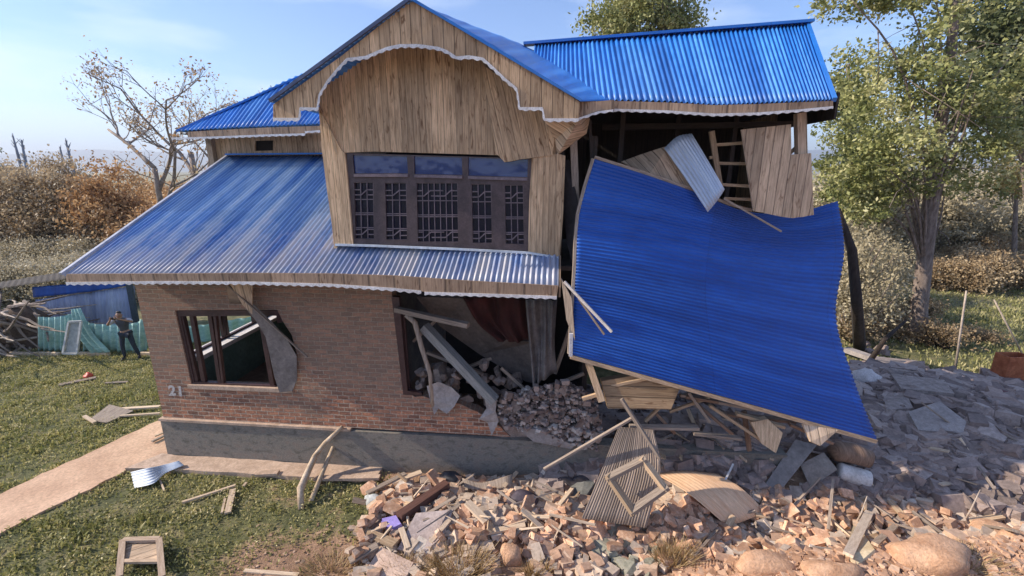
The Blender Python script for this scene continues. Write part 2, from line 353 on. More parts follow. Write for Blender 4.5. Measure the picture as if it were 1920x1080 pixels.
def tubeverts(pts, rad, n=7):
    pts = np.array(pts, float); rad = np.array(rad, float); m = len(pts); V = []; fs = []
    t = np.gradient(pts, axis=0); t /= np.linalg.norm(t, axis=1)[:, None]+1e-9
    ref = np.array([1., .1, .05]) if abs(t[0][0]) < .8 else np.array([0, 1., .1])
    for i in range(m):
        x = np.cross(t[i], ref); x /= np.linalg.norm(x); y = np.cross(t[i], x)
        for k in range(n):
            a = 2*math.pi*k/n; V.append(pts[i]+rad[i]*(x*math.cos(a)+y*math.sin(a)))
    for i in range(m-1):
        for k in range(n): fs.append((i*n+k, i*n+(k+1) % n, (i+1)*n+(k+1) % n, (i+1)*n+k))
    V += [pts[0], pts[-1]]
    for k in range(n): fs.append((m*n, (k+1) % n, k, )); fs.append((m*n+1, (m-1)*n+k, (m-1)*n+(k+1) % n))
    return V, fs
def tube(name, pts, rad, mat, parent=None, n=7, **k):
    V, fs = tubeverts(pts, rad, n); return tag(mesh_obj(name, V, fs, mat, parent, [(v[0], v[2]) for v in V], smooth=True), **k)
def tubes(name, lst, mat, parent=None, n=6, **k):
    VV, FF = [], []
    for p, r in lst:
        V, fs = tubeverts(p, r, n); b = len(VV); VV += list(V); FF += [tuple(i+b for i in f) for f in fs]
    return tag(mesh_obj(name, VV, FF, mat, parent, [(v[0], v[2]) for v in VV], smooth=True), **k)
def crom(P, t):
    """Catmull-Rom through control rows P (k x ...), t in 0..1 array"""
    P = np.asarray(P, float); k = len(P)-1; x = np.clip(t*k, 0, k-1e-9); i = x.astype(int); f = x-i
    f = f.reshape(f.shape+(1,)*(P.ndim-1)); g = lambda j: P[np.clip(j, 0, k)]
    ext0 = 2*P[0]-P[1]; ext1 = 2*P[-1]-P[-2]
    p0 = np.where((i == 0).reshape(f.shape), ext0, g(i-1)); p3 = np.where((i == k-1).reshape(f.shape), ext1, g(i+2)); p1, p2 = g(i), g(i+1)
    return .5*((2*p1)+(-p0+p2)*f+(2*p0-5*p1+4*p2-p3)*f**2+(-p0+3*p1-3*p2+p3)*f**3)
def corr(name, G, na, nb, amp, mat, parent=None, per=6, ribs_along=1, smoothgrid=True, thick=.004, uvscale=None, wave=None, **k):
    """corrugated sheet. G: control grid [row b][col a] of world points; the ribs (na of them) are counted along a and run along b"""
    G = np.array(G, float); ta = np.linspace(0, 1, na*per+1); tb = np.linspace(0, 1, nb+1)
    cols = crom(np.transpose(G, (1, 0, 2)), ta) if G.shape[1] > 2 else G.transpose(1, 0, 2)[0][None]*(1-ta)[:, None, None]+G.transpose(1, 0, 2)[1][None]*ta[:, None, None]
    S = np.transpose(cols, (1, 0, 2)); S = crom(S, tb) if G.shape[0] > 2 else S[0][None]*(1-tb)[:, None, None]+S[1][None]*tb[:, None, None]
    da = np.gradient(S, axis=1); db = np.gradient(S, axis=0); n = np.cross(da, db); n /= np.linalg.norm(n, axis=2)[..., None]+1e-9
    flip = np.dot(n[nb//2, na*per//2], CAM-S[nb//2, na*per//2]) < 0
    if flip: n = -n
    ph = ta*na*2*math.pi
    D = amp*np.sin(ph)[None, :, None]*n
    if wave is not None: D = D+wave(ta, tb)[..., None]*n
    V = (S+D).reshape(-1, 3); m = na*per+1
    La = np.linalg.norm(np.diff(S[nb//2], axis=0), axis=1).sum(); Lb = np.linalg.norm(np.diff(S[:, m//2], axis=0), axis=1).sum()
    U = np.stack(np.broadcast_arrays((ta*La)[None, :], (tb*Lb)[:, None]), -1).reshape(-1, 2)
    ii, jj = np.meshgrid(np.arange(nb), np.arange(m-1), indexing='ij'); a = (ii*m+jj).ravel()
    Fc = np.stack([a, a+1, a+m+1, a+m], 1)
    nrm = np.cross(V[Fc[0, 1]]-V[Fc[0, 0]], V[Fc[0, 3]]-V[Fc[0, 0]])
    if np.dot(nrm, n[0, 0]) < 0: Fc = Fc[:, ::-1]
    o = mesh_obj(name, V, Fc, mat, parent, U, smooth=True)
    md = o.modifiers.new('thickness', 'SOLIDIFY'); md.thickness = thick; md.offset = -1
    return tag(o, **k)
def resample(P, step):
    P = np.array(P, float); d = np.r_[0, np.cumsum(np.linalg.norm(np.diff(P, axis=0), axis=1))]; n = max(2, int(d[-1]/step)+1)
    x = np.linspace(0, d[-1], n); return np.stack([np.interp(x, d, P[:, i]) for i in range(3)], 1), x
def scallop(name, path, parent, width=.075, amp=.03, wl=.15, thick=.02, down=None, fwd=None, mat=None, **k):
    """white fretted trim board hanging along a path"""
    P, x = resample(path, .025); fwd = -E2 if fwd is None else np.array(fwd)
    t = np.gradient(P, axis=0); t /= np.linalg.norm(t, axis=1)[:, None]+1e-9
    dn = np.cross(t, fwd); dn[dn[:, 2] > 0] *= -1; dn = .5*dn+.5*np.array([0, 0, -1.]); thick = .01
    wv = width*.8+amp*.9*(.5+.5*np.cos(x/wl*2*math.pi))
    a = P-dn*.0; b = P+dn*wv[:, None]; f = fwd*thick
    V = np.concatenate([a+f, b+f, a, b]); n = len(P); i = np.arange(n-1)
    q = lambda o1, o2: np.stack([i+o1*n, i+1+o1*n, i+1+o2*n, i+o2*n], 1)
    Fc = np.concatenate([q(0, 1), q(1, 3), q(3, 2), q(2, 0)]); return tag(mesh_obj(name, V, Fc, mat or WHITE, parent, [(v[0], v[2]) for v in V]), **k)
def link_copy(o, loc=None, rot=None, scale=None, parent=None):
    c = o.copy(); COL.objects.link(c)
    if loc is not None: c.location = loc
    if rot is not None: c.rotation_euler = rot
    if scale is not None: c.scale = scale
    if parent is not None: c.parent = parent
    return c
def copy_tree(o, loc, rz, scale):
    c = link_copy(o, loc, (0, 0, rz), scale)
    for ch in list(o.children): link_copy(ch, parent=c)
    return c

# ------------------------------------------------------------------ ground, path, mountains
def axis(lo, hi, st, out):
    a = np.arange(lo, hi, st); g = st*1.45**np.arange(1, 40); up = hi+np.cumsum(g); dn = lo-np.cumsum(g)
    return np.r_[dn[dn > -out][::-1], a, up[up < out]]
gx = axis(-20, 20, .16, 6000); gy = axis(3.5, 24, .16, 6000)
XX, YY = np.meshgrid(gx, gy); ZZ = terr(XX, YY)
# soil shows where the debris lies and along the near bank
def dirtf(x, y):
    q = sstep(-2.6, -1.4, x+.5*(y-7))*sstep(12.5, 10.5, y)+sstep(6.9, 6.0, y+.0*x)*sstep(-5.5, -3.0, x)*.9+.35*sstep(-6, -4.5, x)*sstep(9.2, 8.4, y)
    return np.clip(q, 0, 1)
ny, nx = XX.shape; a = (np.arange(ny-1)[:, None]*nx+np.arange(nx-1)[None]).ravel()
gr = mesh_obj('ground', np.stack([XX, YY, ZZ], -1), np.stack([a, a+1, a+nx+1, a+nx], 1), groundmat(), smooth=True,
              attrs={'dirt': dirtf(XX, YY).ravel(), 'far': (sstep(17, 26, YY)*.85).ravel()}); tag(gr, kind='structure')
pth = [(-12.6, 1.8), (-10.24, 7.74), (-9.14, 10.53), (-8.9, 13.5), (-7.5, 13.5), (-7.7, 9.1), (-8.3, 8.49), (-9.15, 6.74), (-11.2, 2.5)]
def ground_slab(name, poly, zt, mat, **k): return slab(name, [(x, y, zt) for x, y in poly], .12, mat, grain=E1, **k)
def wavy(poly, amp, step, seed):
    r = random.Random(seed); out = []
    for i in range(len(poly)):
        a, b = poly[i], poly[(i+1) % len(poly)]; L = math.dist(a, b); n = max(1, int(L/step))
        for q in range(n):
            f = q/n; out.append((a[0]+(b[0]-a[0])*f+r.uniform(-amp, amp), a[1]+(b[1]-a[1])*f+r.uniform(-amp, amp)))
    return out
PATH_POLY = pth
ground_slab('path', wavy(pth, .04, .2, 3), .05, PATHM, kind='structure')
APR = [(hp(s, d, 0)[0], hp(s, d, 0)[1]) for s, d in ((-.55, -.62), (1.2, -.52), (3.1, -.5), (4.95, -.42), (5.0, -.05), (-.2, -.05))]
ground_slab('apron_pavement', wavy(APR, .03, .35, 5), .085, CEML, kind='structure')
mv = []; mr = np.random.default_rng(3)
xs = np.linspace(-5200, 5200, 90); prof = 150+80*np.interp(np.arange(90), np.arange(0, 90, 5), mr.uniform(0, 1, 18))+20*mr.uniform(0, 1, 90)
mv = np.concatenate([np.stack([xs, np.full(90, 3600.), np.full(90, -20.)], 1), np.stack([xs*1.05, 4200+mr.uniform(-90, 90, 90), prof*.6], 1), np.stack([xs*1.1, 4900+mr.uniform(-90, 90, 90), prof], 1), np.stack([xs*1.1, np.full(90, 5600.), np.full(90, -20.)], 1)])
i = np.arange(89); mountains = mesh_obj('mountains', mv, np.concatenate([np.stack([i+k*90, i+1+k*90, i+1+(k+1)*90, i+(k+1)*90], 1) for k in range(3)]), M('mountain_slopes', (.08, .1, .1), (.16, .17, .15), .002, .95, 0), smooth=True)
tag(mountains, kind='structure')

# ------------------------------------------------------------------ the house
HS = empty('damaged_house', tuple(O), -A, label='two-storey brick and timber house with blue corrugated roofs, right side collapsed', cat='house')
def corners(s0, s1, d0, d1, z0, z1):
    return [hp(s0, d0, z0), hp(s1, d0, z0), hp(s1, d1, z0), hp(s0, d1, z0), hp(s0, d0, z1), hp(s1, d0, z1), hp(s1, d1, z1), hp(s0, d1, z1)]
def hbox(name, s0, s1, d0, d1, z0, z1, mat, parent=HS, **k):
    C = corners(s0, s1, d0, d1, z0, z1); V, U, fs = [], [], []
    for f, (ax, ay) in (((0, 1, 5, 4), (0, 2)), ((1, 2, 6, 5), (1, 2)), ((2, 3, 7, 6), (0, 2)), ((3, 0, 4, 7), (1, 2)), ((4, 5, 6, 7), (0, 1)), ((3, 2, 1, 0), (0, 1))):
        b = len(V)
        for q in f:
            V.append(C[q]); sc = sd_of(C[q]); U.append((sc[ax], sc[ay]))
        fs.append((b, b+1, b+2, b+3))
    return tag(mesh_obj(name, V, fs, mat, parent, U), **k)
# plinth
hbox('plinth', -.04, 13.2, -.05, .22, -.2, .93, CEM)
hbox('plinth_band', -.06, 4.35, -.075, .22, .931, .985, CEML)
# front brick wall with the window hole and the torn right end
wl = on(252, 537, 0)
outer = [hp(0, 0, .985)]+[on(u, v, 0) for u, v in rough_edge([(957, 819), (938, 800), (905, 778), (862, 757), (805, 747), (757, 738)], 2.5, 4, 5)[:21]]
outer += [on(735, 556, 0), on(733, 530, 0), hp(5.15, 0, 4.6), hp(0, 0, 4.6)]
win = [(328, 582), (520, 581), (531, 604), (547, 628), (556, 662), (553, 706), (545, 729), (359, 722)]
slab('brick_wall', outer, .25, BRICK, HS, [[on(u, v, 0) for u, v in win]])
# left side wall: opening looking onto the garden
def sidewall(name, s, thick, mat, outline, hole=None):
    L = [hp(s, d, z) for d, z in outline]; return slab(name, L, thick, mat, HS, [[hp(s, d, z) for d, z in hole]] if hole else [], E3)
sidewall('side_wall', .23, .23, GREENW, [(.25, .2), (7.5, .2), (7.5, 4.5), (.25, 4.5)], [(.8, 2.0), (4.4, 2.0), (4.4, 3.75), (.8, 3.75)])
hbox('sill', -.06, .42, .8, 4.4, 2.0, 2.1, WHITE)
beams('side_window_frame', [(hp(.12, d, 2.07), hp(.12, d, 3.75), .07, .09) for d in (.84, 2.0, 2.14, 3.2, 4.36)]+[(hp(.12, .8, z), hp(.12, 4.4, z), .07, .07) for z in (2.11, 3.71)], W_FRAME, HS)
hbox('ground_floor', .24, 9.3, .26, 7.2, .70, .9, SOIL)
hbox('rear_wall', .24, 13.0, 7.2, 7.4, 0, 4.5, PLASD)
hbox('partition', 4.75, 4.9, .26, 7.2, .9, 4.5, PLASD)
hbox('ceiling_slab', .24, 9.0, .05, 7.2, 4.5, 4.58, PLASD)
# window joinery
WF = plate('window_frame', [(329, 583), (527, 582), (530, 604), (520, 606), (518, 592), (338, 593), (364, 716), (516, 724), (516, 731), (358, 722)], .03, .09, W_FRAME, HS)
for k, (a, b, c, d_, wd) in enumerate([(341, 590, 371, 717, .1), (361, 590, 384, 717, .09), (395, 590, 414, 719, .08), (404, 590, 420, 719, .05), (489, 588, 513, 726, .1)]):
    beam('mullion', on(a, b, .09), on(c, d_, .09), wd, .08, W_FRAME, WF, up=-E2)
plate('window_sill', [(352, 722), (546, 730), (549, 737), (354, 729)], -.04, .1, CEML, HS)
# big torn opening: its left jamb
BF = plate('opening_frame', [(734, 556), (748, 558), (752, 600), (758, 668), (764, 733), (790, 737), (790, 742), (756, 740)], -.01, .12, W_FRAME, HS)
beam('mullion', on(757, 588, .15), on(768, 738, .15), .06, .07, W_FRAME, BF, up=-E2)
beam('lintel', on(430, 548, .02), on(470, 548, .02), .1, .45, W_BRN, HS)
# painted house number
tcv = bpy.data.curves.new('number', 'FONT'); tcv.body = '21'; tcv.size = .34; tcv.extrude = .002; tcv.offset = .012; tcv.space_character = 1.15
tob = bpy.data.objects.new('number_tmp', tcv); me = bpy.data.meshes.new_from_object(tob)
nv = np.array([v.co[:] for v in me.vertices]); p0 = on(317, 741, 0); rr = random.Random(2)
nvw = [p0+E1*(x+.02*math.sin(9*y))+E3*(y*.95+.015*math.sin(11*x))-E2*(.004+z) for x, y, z in nv]
mesh_obj('painted_number', nvw, [list(p.vertices) for p in me.polygons], M('chalky_white_paint', (.4, .36, .34), (.72, .68, .66), 30, .9, .2), HS)
bpy.data.objects.remove(tob)

# lower roof
ev_z = lambda s: 4.41+.03*math.sin(s*.9)-.02*sstep(5.5, 6.2, s)
Ge = [hp(s, -.87, ev_z(s)) for s in np.linspace(-.52, 8.66, 12)]
Gt = [hp(s, 4.07, 6.70+.02*(s/9)) for s in np.linspace(-.52, 8.66, 12)]
LR = corr('lower_roof', [Ge, [a_*.5+b_*.5 for a_, b_ in zip(Ge, Gt)], Gt], 94, 10, .021, T_PALE, HS)
for nm, a0, a1 in (('barge_strip', hp(-.55, -.88, 4.44), hp(-.53, 4.07, 6.73)),): beam(nm, a0, a1, .06, .05, M('barge_tin', (.3, .33, .4), (.5, .52, .6), 5, .5, .1), HS)
beam('roof_flashing', hp(-.5, 4.0, 6.74), hp(4.3, 4.0, 6.76), .22, .04, T_BLUE, HS)
# eave boards and white fretted trim below the lower roof
top = [(124, 514), (300, 513), (470, 512), (620, 513), (740, 517), (870, 526), (1047, 536)]
bot = [(124, 530), (300, 528), (470, 529), (620, 533), (740, 541), (794, 547), (930, 551), (1044, 555)]
plate('eave_board', top+bot[::-1], -.9, .03, W_BRN, HS)
scallop('eave_trim', [on(u, v, -.9) for u, v in [(124, 529), (300, 527), (470, 528), (620, 532), (740, 540), (790, 545)]], HS, .05, .028, .16, .02, fwd=-E2)
scallop('eave_trim', [on(u, v, -.9) for u, v in [(796, 547), (930, 551), (1044, 555)]], HS, .055, .02, .16, .02, fwd=-E2)
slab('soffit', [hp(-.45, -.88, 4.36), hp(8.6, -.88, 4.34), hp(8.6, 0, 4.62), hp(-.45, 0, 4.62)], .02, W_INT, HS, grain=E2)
slab('eave_end_board', [hp(8.67, -.88, 4.24), hp(8.67, -.88, 4.40), hp(8.67, -.05, 4.8), hp(8.67, .0, 4.62)], .03, W_BRN, HS, grain=E2)
# dormer: boarded gable wall, posts, loose boards
gw = [(606, 288), (601, 215), (594, 150), (660, 95), (770, 60), (880, 90), (985, 170), (1045, 235), (1043, 292), (936, 291), (700, 284)]
plate('gable_wall', gw, 0, .04, W_CLAD, HS)
hinge = on(960, 140, -.03)
slab('loose_gable_boards', [on(u, v, -.07) for u, v in rough_edge([(903, 120), (960, 160), (1042, 235), (1040, 262), (1036, 291), (990, 297), (946, 304), (930, 288), (918, 210)], .8, 3, 3, idx=[4, 5, 6])], .03, W_CLAD, HS, grain=on(905, 130, 0)-on(945, 300, 0), label='boards sprung loose and leaning')
plate('corner_post', [(597, 200), (640, 282), (646, 287), (651, 330), (662, 459), (627, 456), (612, 350), (604, 285)], -.04, .09, W_CLAD, HS)
plate('corner_panel', [(997, 297), (1045, 288), (1060, 292), (1056, 400), (1050, 485), (990, 474), (992, 380)], -.05, .08, W_CLAD, HS)
slab('torn_lining', [on(u, v, -.06) for u, v in [(618, 235), (628, 262), (633, 290), (627, 283), (622, 262)]], .01, W_RAW, HS)
# dormer window
WN = plate('dormer_window', [(650, 287), (996, 297), (992, 471), (658, 459)], .0, .07, W_GREY, HS,
           holes=[[(661, 291), (763, 293), (765, 325), (664, 325)], [(776, 293), (866, 295), (867, 328), (777, 326)], [(878, 295), (990, 299), (989, 332), (878, 329)]] +
           [[(a, b), (c, b+1), (c+1, d_), (a+2.5, d_-1)] for a, b, c, d_ in [(664, 342, 700, 448), (722, 343, 762, 450), (781, 343, 858, 454), (884, 345, 921, 456), (946, 347, 981, 458)]])
for px in [[(661, 291), (763, 293), (765, 325), (664, 325)], [(776, 293), (866, 295), (867, 328), (777, 326)], [(878, 295), (990, 299), (989, 332), (878, 329)]]:
    plate('glass_pane', px, .04, .006, GLASS, WN)
    (x0, y0), (x1, y1), (x2, y2), (x3, y3) = px
    beam('transom_rail', on(x3, y3+4, -.02), on(x2, y2+4, -.02), .05, .045, W_GRIL, WN, up=-E2)
for a, b, c, d_ in [(664, 342, 700, 448), (722, 343, 762, 450), (781, 343, 858, 454), (884, 345, 921, 456), (946, 347, 981, 458)]:
    L = []; wpx = c-a; n = 3 if wpx < 60 else 7
    q = lambda fx, fy: on(a+fx*(c-a)+2*fy, b+fy*(d_-b), .02)
    for k in range(n+1): L.append((q(k/n, 0), q(k/n, 1), .014, .014, -E2))
    for fy in (.0, .3, .54, .57, .8, 1.): L.append((q(0, fy), q(1, fy), .016, .014, -E2))
    rep = 1 if n == 3 else 2
    for r_ in range(rep):
        for y0 in (.1, .8):
            x0, x1 = r_/rep, (r_+1)/rep; xm = (x0+x1)/2; wd = (x1-x0)
            L += [(q(x0, y0+.12), q(xm-.14*wd, y0+.12), .02, .016, -E2), (q(xm-.14*wd, y0+.12), q(xm+.16*wd, y0+.03), .02, .016, -E2), (q(xm+.16*wd, y0+.03), q(x1, y0+.03), .02, .016, -E2),
                  (q(x0, y0+.03), q(xm-.2*wd, y0+.03), .018, .016, -E2), (q(xm+.2*wd, y0+.12), q(x1, y0+.12), .018, .016, -E2)]
    beams('grille', L, W_GRIL, WN)
    plate('glass_pane', [(a, b), (c, b+1), (c+1, d_), (a+2.5, d_-1)], .06, .006, GLASSD, WN)
plate('window_flashing', [(628, 457), (700, 459), (850, 465), (990, 472), (1048, 482), (1048, 486), (990, 476), (850, 469), (700, 463), (628, 461)], -.08, .03, T_GALW, HS)
slab('dormer_side_wall', [hp(8.66, .02, 4.7), hp(8.66, 3.9, 6.5), hp(8.66, 3.9, 7.4), hp(8.66, .02, 7.4)], .05, W_INT, HS)
slab('dormer_side_wall', [hp(4.40, .02, 4.85), hp(4.40, 3.9, 6.65), hp(4.40, 3.9, 7.4), hp(4.40, .02, 7.4)], .05, W_CLAD, HS)
hbox('dormer_floor', 4.4, 8.7, .1, 4.0, 4.75, 4.8, W_INT)
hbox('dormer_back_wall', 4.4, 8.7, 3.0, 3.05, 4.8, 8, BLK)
# gable fascia with its fretted white edge
GD = -.66
arch = [(512, 221), (560, 221), (562, 201), (594, 202), (598, 176), (614, 150), (632, 128), (650, 109), (686, 105), (706, 96), (726, 88), (750, 83), (785, 83), (822, 88), (838, 94), (856, 106), (880, 104), (906, 108), (925, 125), (948, 147), (970, 165), (973, 183), (975, 201), (1018, 201), (1022, 222), (1085, 222)]
plate('gable_fascia', [(512, 196), (640, 105), (768, 3), (780, 4), (860, 50), (975, 121), (1087, 191)]+arch[::-1], GD, .035, W_FASC, HS)
scallop('gable_trim', [on(u, v, GD) for u, v in arch], HS, .05, .022, .13, .025)
# dormer roof: left slope, the twisted right slope and their soffits
pk = on(772, 0, GD-.03); fl = on(508, 192, GD-.03); fr = on(1090, 190, GD-.03); vt = on(980, 84, 2.0); ve = on(1150, 188, -.28)
m1 = pk*.5+vt*.5
def lerp(a_, b_, n): return [a_+(b_-a_)*f for f in np.linspace(0, 1, n)]
corr('dormer_roof', [lerp(fl, pk, 3), lerp(fl+E2*4, vt+E1*-1.2+E3*.05, 3)], 30, 8, .012, T_BLUE, HS)
mid_f = on(930, 92, GD-.03); mid_b = on(1075, 142, .7)
corr('dormer_roof', [[fr, on(1030, 155, GD-.03), on(930, 92, GD-.03), on(850, 43, GD-.03), pk], [ve, on(1075, 138, .7), vt, on(880, 45, .8), pk+E2*.05]], 12, 8, .004, T_BLUE, HS)
beam('ridge_cap', pk-E2*.04, pk+(pk-fl)*0+E2*.4+E3*.02, .1, .05, T_BLUE, HS)
beam('verge_strip', fl-E2*.03+E3*.02, pk-E2*.03+E3*.02, .05, .05, M('dark_verge', (.03, .05, .12), (.07, .1, .2), 5, .5, .1), HS)
beam('verge_strip', fr-E2*.03+E3*.01, pk-E2*.03+E3*.01, .03, .04, T_BLUE, HS)
slab('dormer_soffit', [on(560, 215, GD), on(600, 150, GD), on(700, 95, GD), on(770, 75, GD), on(770, 75, 0), on(700, 95, 0), on(600, 150, 0), on(570, 215, 0)], .01, W_INT, HS) if False else None
# cladding return below the right eave of the dormer
slab('eave_return', [on(1020, 224, -.3), on(1085, 224, -.5), on(1106, 222, .2), on(1100, 250, .2), on(1046, 291, -.05), on(1040, 262, -.05)], .03, W_PAN, HS, grain=E1+E2)
plate('eave_board', [(1085, 191), (1120, 190), (1152, 187), (1152, 206), (1120, 208), (1085, 221)], -.55, .03, W_BRN, HS)
scallop('eave_trim', [on(u, v, -.56) for u, v in [(1085, 221), (1120, 209), (1150, 205)]], HS, .035, .018, .14, .02)
# right upper roof
RE = [(988, 187), (1060, 187), (1150, 188), (1250, 190), (1340, 196), (1420, 193), (1500, 189), (1562, 187)]
RD = -.32
Re = [on(u, v, RD) for u, v in RE]
def ridge_at(s): return hp(s, 2.0, 8.80+(s-7.83)*.046)
Rr = [ridge_at(sd_of(p)[0]+.55*max(0, (sd_of(p)[0]-10)/3)) for p in Re]
corr('right_roof', [Re, [a_*.5+b_*.5-E3*.01 for a_, b_ in zip(Re, Rr)], Rr], 62, 8, .021, T_BLUE, HS)
corr('right_roof', [Rr, [hp(sd_of(p)[0], 5.4, 7.2) for p in Rr]], 40, 3, .02, T_BLUE, HS)
beam('ridge_cap', ridge_at(7.85)+E3*.02, ridge_at(13.42)+E3*.03, .22, .05, T_BLUE, HS)
beam('verge_strip', Re[-1]+E1*.02, Rr[-1]+E1*.02, .06, .07, T_BLUE, HS)
plate('eave_board', [(1152, 189), (1250, 192), (1340, 197), (1420, 195), (1562, 189), (1562, 200), (1420, 212), (1340, 215), (1250, 209), (1152, 205)], RD-.03, .03, W_BRN, HS)
scallop('eave_trim', [on(u, v, RD-.04) for u, v in [(1152, 204), (1250, 207), (1340, 213), (1420, 211), (1500, 205), (1562, 199)]], HS, .04, .018, .14, .02)
# upper left hipped roof and the wall under it
LE = [on(330, 246, 3.3), on(420, 240, 3.3), on(512, 236, 3.3), on(600, 232, 3.3)]
LT = [on(345, 238, 3.42), on(460, 186, 4.5), on(590, 131, 5.5), on(680, 131, 5.5)]
corr('left_roof', [LE, LT], 34, 6, .018, T_BLUE, HS)
beam('hip_cap', LE[0], LT[2], .1, .05, T_BLUE, HS)
slab('left_roof_back', [LE[0], LT[2], hp(.2, 9, 7.3), hp(-2.5, 8, 7.3)], .02, T_BLUE, HS)
plate('eave_board', [(352, 247), (500, 239), (600, 236), (600, 250), (480, 254), (352, 257)], 3.28, .03, W_BRN, HS)
scallop('eave_trim', [on(u, v, 3.26) for u, v in [(322, 258), (400, 256), (500, 252), (572, 250)]], HS, .05, .025, .18, .02)
scallop('eave_trim', [on(u, v, 3.26) for u, v in [(572, 246), (600, 244)]], HS, .05, .02, .18, .02)
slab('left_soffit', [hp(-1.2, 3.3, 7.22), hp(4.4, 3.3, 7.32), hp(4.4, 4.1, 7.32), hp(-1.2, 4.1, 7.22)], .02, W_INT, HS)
plate('upper_wall', [(392, 258), (620, 240), (620, 300), (430, 293), (396, 312)], 4.1, .05, W_PAN, HS, holes=[[(478, 264), (512, 263), (512, 282), (478, 283)]])
hbox('vent_backing', -.3, 2, 4.2, 4.25, 6.6, 7.4, BLK)  # black sheet stands in for the dark inside the wall gap
slab('upper_side_wall', [hp(-1.0, 4.12, 5.2), hp(-1.0, 8, 5.2), hp(-1.0, 8, 7.3), hp(-1.0, 4.12, 7.3)], .05, W_PAN, HS)
hbox('corner_stud', -1.06, -.9, 3.95, 4.1, 6.3, 7.3, W_OLD)
# open upper room on the right: dark boarded back, end wall, floor, rafters and stud
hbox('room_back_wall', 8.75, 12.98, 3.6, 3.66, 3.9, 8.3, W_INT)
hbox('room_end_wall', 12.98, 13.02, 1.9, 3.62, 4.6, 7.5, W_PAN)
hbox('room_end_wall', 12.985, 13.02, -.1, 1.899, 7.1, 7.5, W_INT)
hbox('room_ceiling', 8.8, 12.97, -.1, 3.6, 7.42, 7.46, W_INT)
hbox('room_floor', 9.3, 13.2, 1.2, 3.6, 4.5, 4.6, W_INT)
for s_, d_ in ((9.75, .9), (10.9, 1.5), (12.0, 1.5)):
    beam('stud', hp(s_, d_, 4.6), hp(s_+.05, d_, 7.4), .09, .09, W_INT, HS)
beam('rafter', on(1130, 240, 1.2), on(1490, 232, .9), .09, .1, W_INT, HS)
beam('post', on(1500, 212, .1), on(1502, 300, .1), .16, .1, W_PAN, HS)
beam('brace', on(1476, 292, .2), on(1508, 262, .2), .05, .05, W_RAW, HS)
beam('post', on(1075, 262, .1), on(1082, 430, .1), .12, .08, W_OLD, HS)
beam('post', on(1106, 225, .3), on(1110, 330, .3), .05, .05, W_INT, HS)
# ruined ground floor behind the opening: tilted ceiling slab, dark inner walls
slab('fallen_ceiling_slab', [on(780, 556, .5), on(870, 560, .4), on(905, 600, .4), (on(955, 640, .4)), on(1010, 640, .4), on(1005, 720, .6), on(985, 715, .6), on(900, 665, .9), on(825, 612, .9)], .08, PLASC, HS, label='ceiling slab hanging tilted')
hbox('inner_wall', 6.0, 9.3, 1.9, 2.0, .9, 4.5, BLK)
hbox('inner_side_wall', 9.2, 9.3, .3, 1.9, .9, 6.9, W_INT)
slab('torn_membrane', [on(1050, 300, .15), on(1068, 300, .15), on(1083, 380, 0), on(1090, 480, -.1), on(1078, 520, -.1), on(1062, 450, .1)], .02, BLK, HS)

# ------------------------------------------------------------------ the fallen roof
fg_px = [[(1115, 298), (1210, 328), (1305, 361), (1400, 396), (1490, 398), (1571, 377)],
         [(1086, 402), (1188, 416), (1290, 436), (1390, 456), (1488, 468), (1582, 468)],
         [(1080, 500), (1182, 518), (1282, 538), (1380, 558), (1474, 577), (1567, 592)],
         [(1075, 585), (1182, 608), (1290, 636), (1392, 664), (1496, 690), (1602, 714)],
         [(1070, 664), (1182, 695), (1294, 726), (1410, 758), (1526, 791), (1646, 824)]]
fg_d = [[0, .08, .28, .52, .75, .9], [-.3, -.22, -.05, .18, .4, .6], [-.6, -.54, -.44, -.26, -.04, .18], [-.85, -.82, -.74, -.62, -.44, -.22], [-1.0, -1.0, -.98, -.9, -.76, -.6]]
FG = [[on(u, v, d) for (u, v), d in zip(r, q)] for r, q in zip(fg_px, fg_d)]
FR = empty('slumped_roofing', tuple(hp(11.5, -.6, 1.2)), -A, label='large sagging sheet of blue corrugated roof slumped down over the rubble', cat='roof')
def dents(ta, tb):
    a_, b_ = np.meshgrid(ta, tb); return .012*np.sin(a_*5+b_*3)*np.sin(b_*4+1)+.004*np.sin(a_*15+b_*9)
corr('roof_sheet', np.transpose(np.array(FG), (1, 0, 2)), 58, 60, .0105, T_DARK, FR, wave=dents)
def edge_strip(name, P, w_, off, mat):
    L = []
    for i in range(len(P)-1): L.append((P[i]+off, P[i+1]+off, .05, w_))
    return beams(name, L, mat, FR)
rowb = list(crom(np.array(FG[4]), np.linspace(0, 1, 12))); edge_strip('edge_board', rowb, .07, -E3*.055+E2*.03, W_RAW)
coll = list(crom(np.array([r[0] for r in FG]), np.linspace(0, 1, 9))); edge_strip('edge_board', coll, .06, -E1*.03+E2*.02, W_OLD)
rowt = list(crom(np.array(FG[0]), np.linspace(0, .62, 8))); edge_strip('edge_board', rowt, .05, E3*.03+E2*.02, W_OLD)
beam('trim_scrap', on(1071, 625, -1.02), on(1070, 668, -1.02), .06, .03, WHITE, FR)
beams('purlin', [(crom(np.array(FG[k]), np.array([.02]))[0]+E2*.08-E3*.05, crom(np.array(FG[k]), np.array([.98]))[0]+E2*.08-E3*.05, .07, .07) for k in (1,)], W_RAW, FR)
for k in (2, 3): beams('purlin', [(crom(np.array(FG[k]), np.array([.02]))[0]+E2*.1-E3*.06, crom(np.array(FG[k]), np.array([.98]))[0]+E2*.1-E3*.06, .07, .07)], W_RAW, FR)

